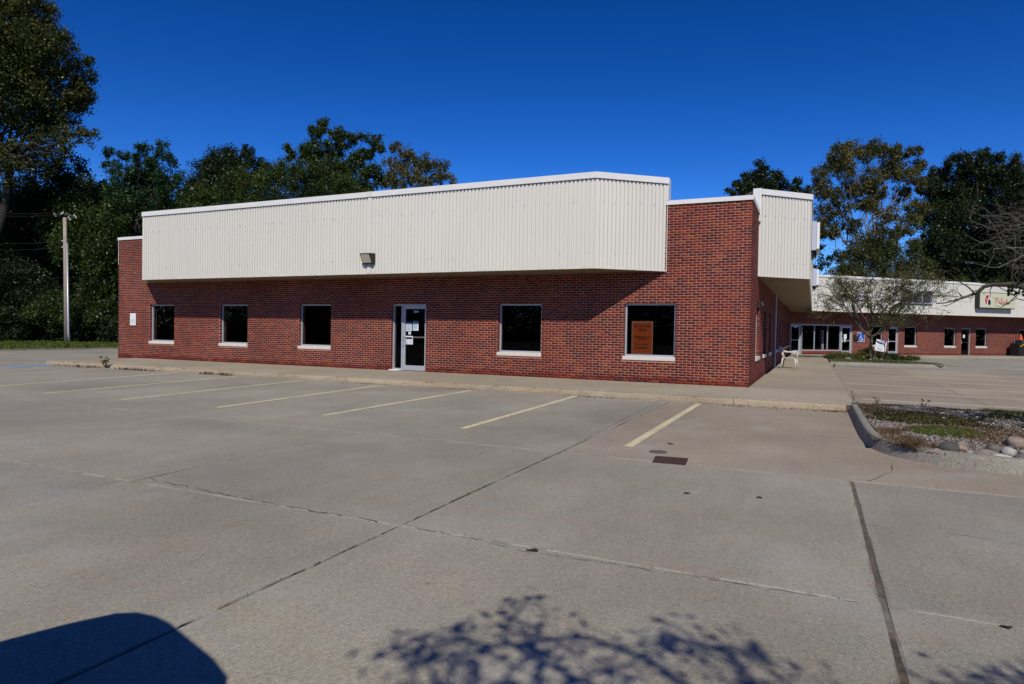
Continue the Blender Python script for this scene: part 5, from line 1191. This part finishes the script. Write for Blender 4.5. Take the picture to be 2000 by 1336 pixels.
# fallen leaves lying on the concrete
for (x, y, s, lb) in ((-.19, -13.42, .05, 'curled brown leaf lying in a slab crack in the foreground'), (2.36, -13.38, .035, 'dark dead leaf lying at the right foreground edge'), (1.05, -11.2, .035, 'small brown leaf on the bare concrete beyond the curled one'), (.45, -11.35, .04, 'reddish leaf lying on the concrete below the drain cover'), (-.2, -8.75, .06, 'dark leaf clump between yellow line and round lid')):
    g = MB(); v = [(x + s * math.cos(t) * random.uniform(.6, 1), y + s * .6 * math.sin(t) * random.uniform(.6, 1), ZL + .004 + random.uniform(0, .014)) for t in np.linspace(0, 6.28, 9, endpoint=False)] + [(x, y, ZL + .006)]
    g.add(v, [(i, (i + 1) % 9, 9) for i in range(9)]); tag(g.build('dead_leaf', M['rust']), lb, 'leaf', 'dead leaves on the concrete')

# ================================================================== BEHIND THE CAMERA (they cast the foreground shadows)
ax = np.array([.30, .954]); ax /= np.linalg.norm(ax); nx_ = np.array([ax[1], -ax[0]])
roofc = np.array([-1.02, -16.66])                                  # rear-left roof corner
cf = F(roofc, nx_, ax)                                            # s across to the right, out = rearwards towards the building
e = empty('parked_car', (-.5, -19, ZL), 'dark boxy car parked beside the photographer, outside the picture, casting the foreground shadow', 'car')
zr = ZL + 1.62
g = MB()
def loft(g, secs):
    V = []; n = len(secs[0])
    for s in secs: V += s
    g.add(V, [(i * n + k, i * n + (k + 1) % n, (i + 1) * n + (k + 1) % n, (i + 1) * n + k) for i in range(len(secs) - 1) for k in range(n)] + [tuple(range(n)), tuple(range(len(V) - 1, len(V) - n - 1, -1))])
def sec(o, z0, z1, w0, w1, sh=0, rr=.10):     # cross-section of the car at distance o behind the rear edge
    c = .62; P = []
    for s, z in ((-w0 / 2, z0), (-w0 / 2 - .03, z0 + (z1 - z0) * .45), (-w1 / 2 - rr * .1, z1 - rr), (-w1 / 2 + rr * .5, z1 - rr * .25), (-w1 / 2 + rr * 2, z1), (w1 / 2 - rr * 2.2, z1 - .005), (w1 / 2 - rr * .6, z1 - rr * .35), (w1 / 2 + rr * .1, z1 - rr * 1.2), (w0 / 2 + .03, z0 + (z1 - z0) * .45), (w0 / 2, z0)):
        P.append(tuple(cf.p(c + s, o, z)))
    return P
loft(g, [sec(.10, ZL + .35, ZL + .95, 1.7, 1.7), sec(.06, ZL + .30, ZL + 1.1, 1.75, 1.62), sec(.05, ZL + .28, zr - .10, 1.76, .70), sec(.03, ZL + .28, zr - .04, 1.77, .92), sec(-.03, ZL + .28, zr - .02, 1.78, 1.10), sec(-.12, ZL + .26, zr - .005, 1.79, 1.21), sec(-.28, ZL + .25, zr, 1.8, 1.26), sec(-1.2, ZL + .25, zr + .02, 1.82, 1.28), sec(-2.2, ZL + .25, zr - .03, 1.82, 1.26), sec(-3.0, ZL + .25, ZL + 1.05, 1.82, 1.5), sec(-4.0, ZL + .3, ZL + .92, 1.78, 1.4), sec(-4.3, ZL + .35, ZL + .75, 1.6, 1.3)])
g.build('body', M['carpaint'], e, smooth=False)
for s in (-.25, 1.49):
    for o in (-.8, -3.4):
        g = MB(); g.tube([cf.p(s - .1, o, ZL + .33), cf.p(s + .1, o, ZL + .33)], .33, 20); g.build('wheel', M['rubber'], e)
for s in (-.16, 1.32): g = MB(); g.box(cf, s - .06, s + .08, .02, .09, ZL + .85, ZL + 1.1); g.build('tail_light', M['red'], e)
g = MB(); g.box(cf, .1, 1.15, .0, .03, ZL + 1.15, ZL + 1.48); g.build('rear_window', M['black'], e)
def shade_ok(p):
    h = p[2] - ZL; sx = p[0] - .432 * h; sy = p[1] + .985 * h
    return sy < -14.20 + .10 * sx + .16 * math.sin(5.5 * sx + 1.8) + .07 * math.sin(17 * sx) and sx > -.22 + .22 * math.sin(9 * sy) and not (1.62 < sx < 1.80 and sy > -14.7)
gnarly('shade_tree', 'tree standing behind the photographer, outside the picture, casting leafy shadow on the foreground', (3.65, -19.15, ZL), 1.9, [((1, .9, .3), 2.8, .6), ((.7, 1, .35), 2.4, .6), ((-1, .8, .5), 2.0, .6), ((-1, .35, .4), 2.4, .6), ((-.5, .9, .5), 1.9, .6), ((.2, 1, .45), 1.9, .6), ((-1, 0, .5), 2.2, .6), ((.8, .8, .4), 2.0, .6), ((-.8, .6, .8), 1.9, .6), ((-.1, -.5, 1), 1.5, .6)],
       .11, M['bark'], 21, 3, 2.4, 3.6, M['leaf_mid'], 5000, .08, gens=4, tw=.006, kink=.33, bound=shade_ok, lb=True)
def back_wood(n=170000):
    a = rng.uniform(R(28), R(262), n); d = rng.uniform(72, 86, n); hh = 11 + 3 * np.sin(a * 9) + 2 * np.sin(a * 23)
    P = np.stack([d * np.sin(a), -5 + d * np.cos(a), hh * rng.uniform(0, 1, n) ** 1.35], 1)
    return tri_obj('back_woodland', leaf_quads(P, .55), M['leaf_dark'])
tag(back_wood(), 'dark belt of woodland behind the photographer, outside the picture, mirrored in the windows', 'woodland', kind='stuff')
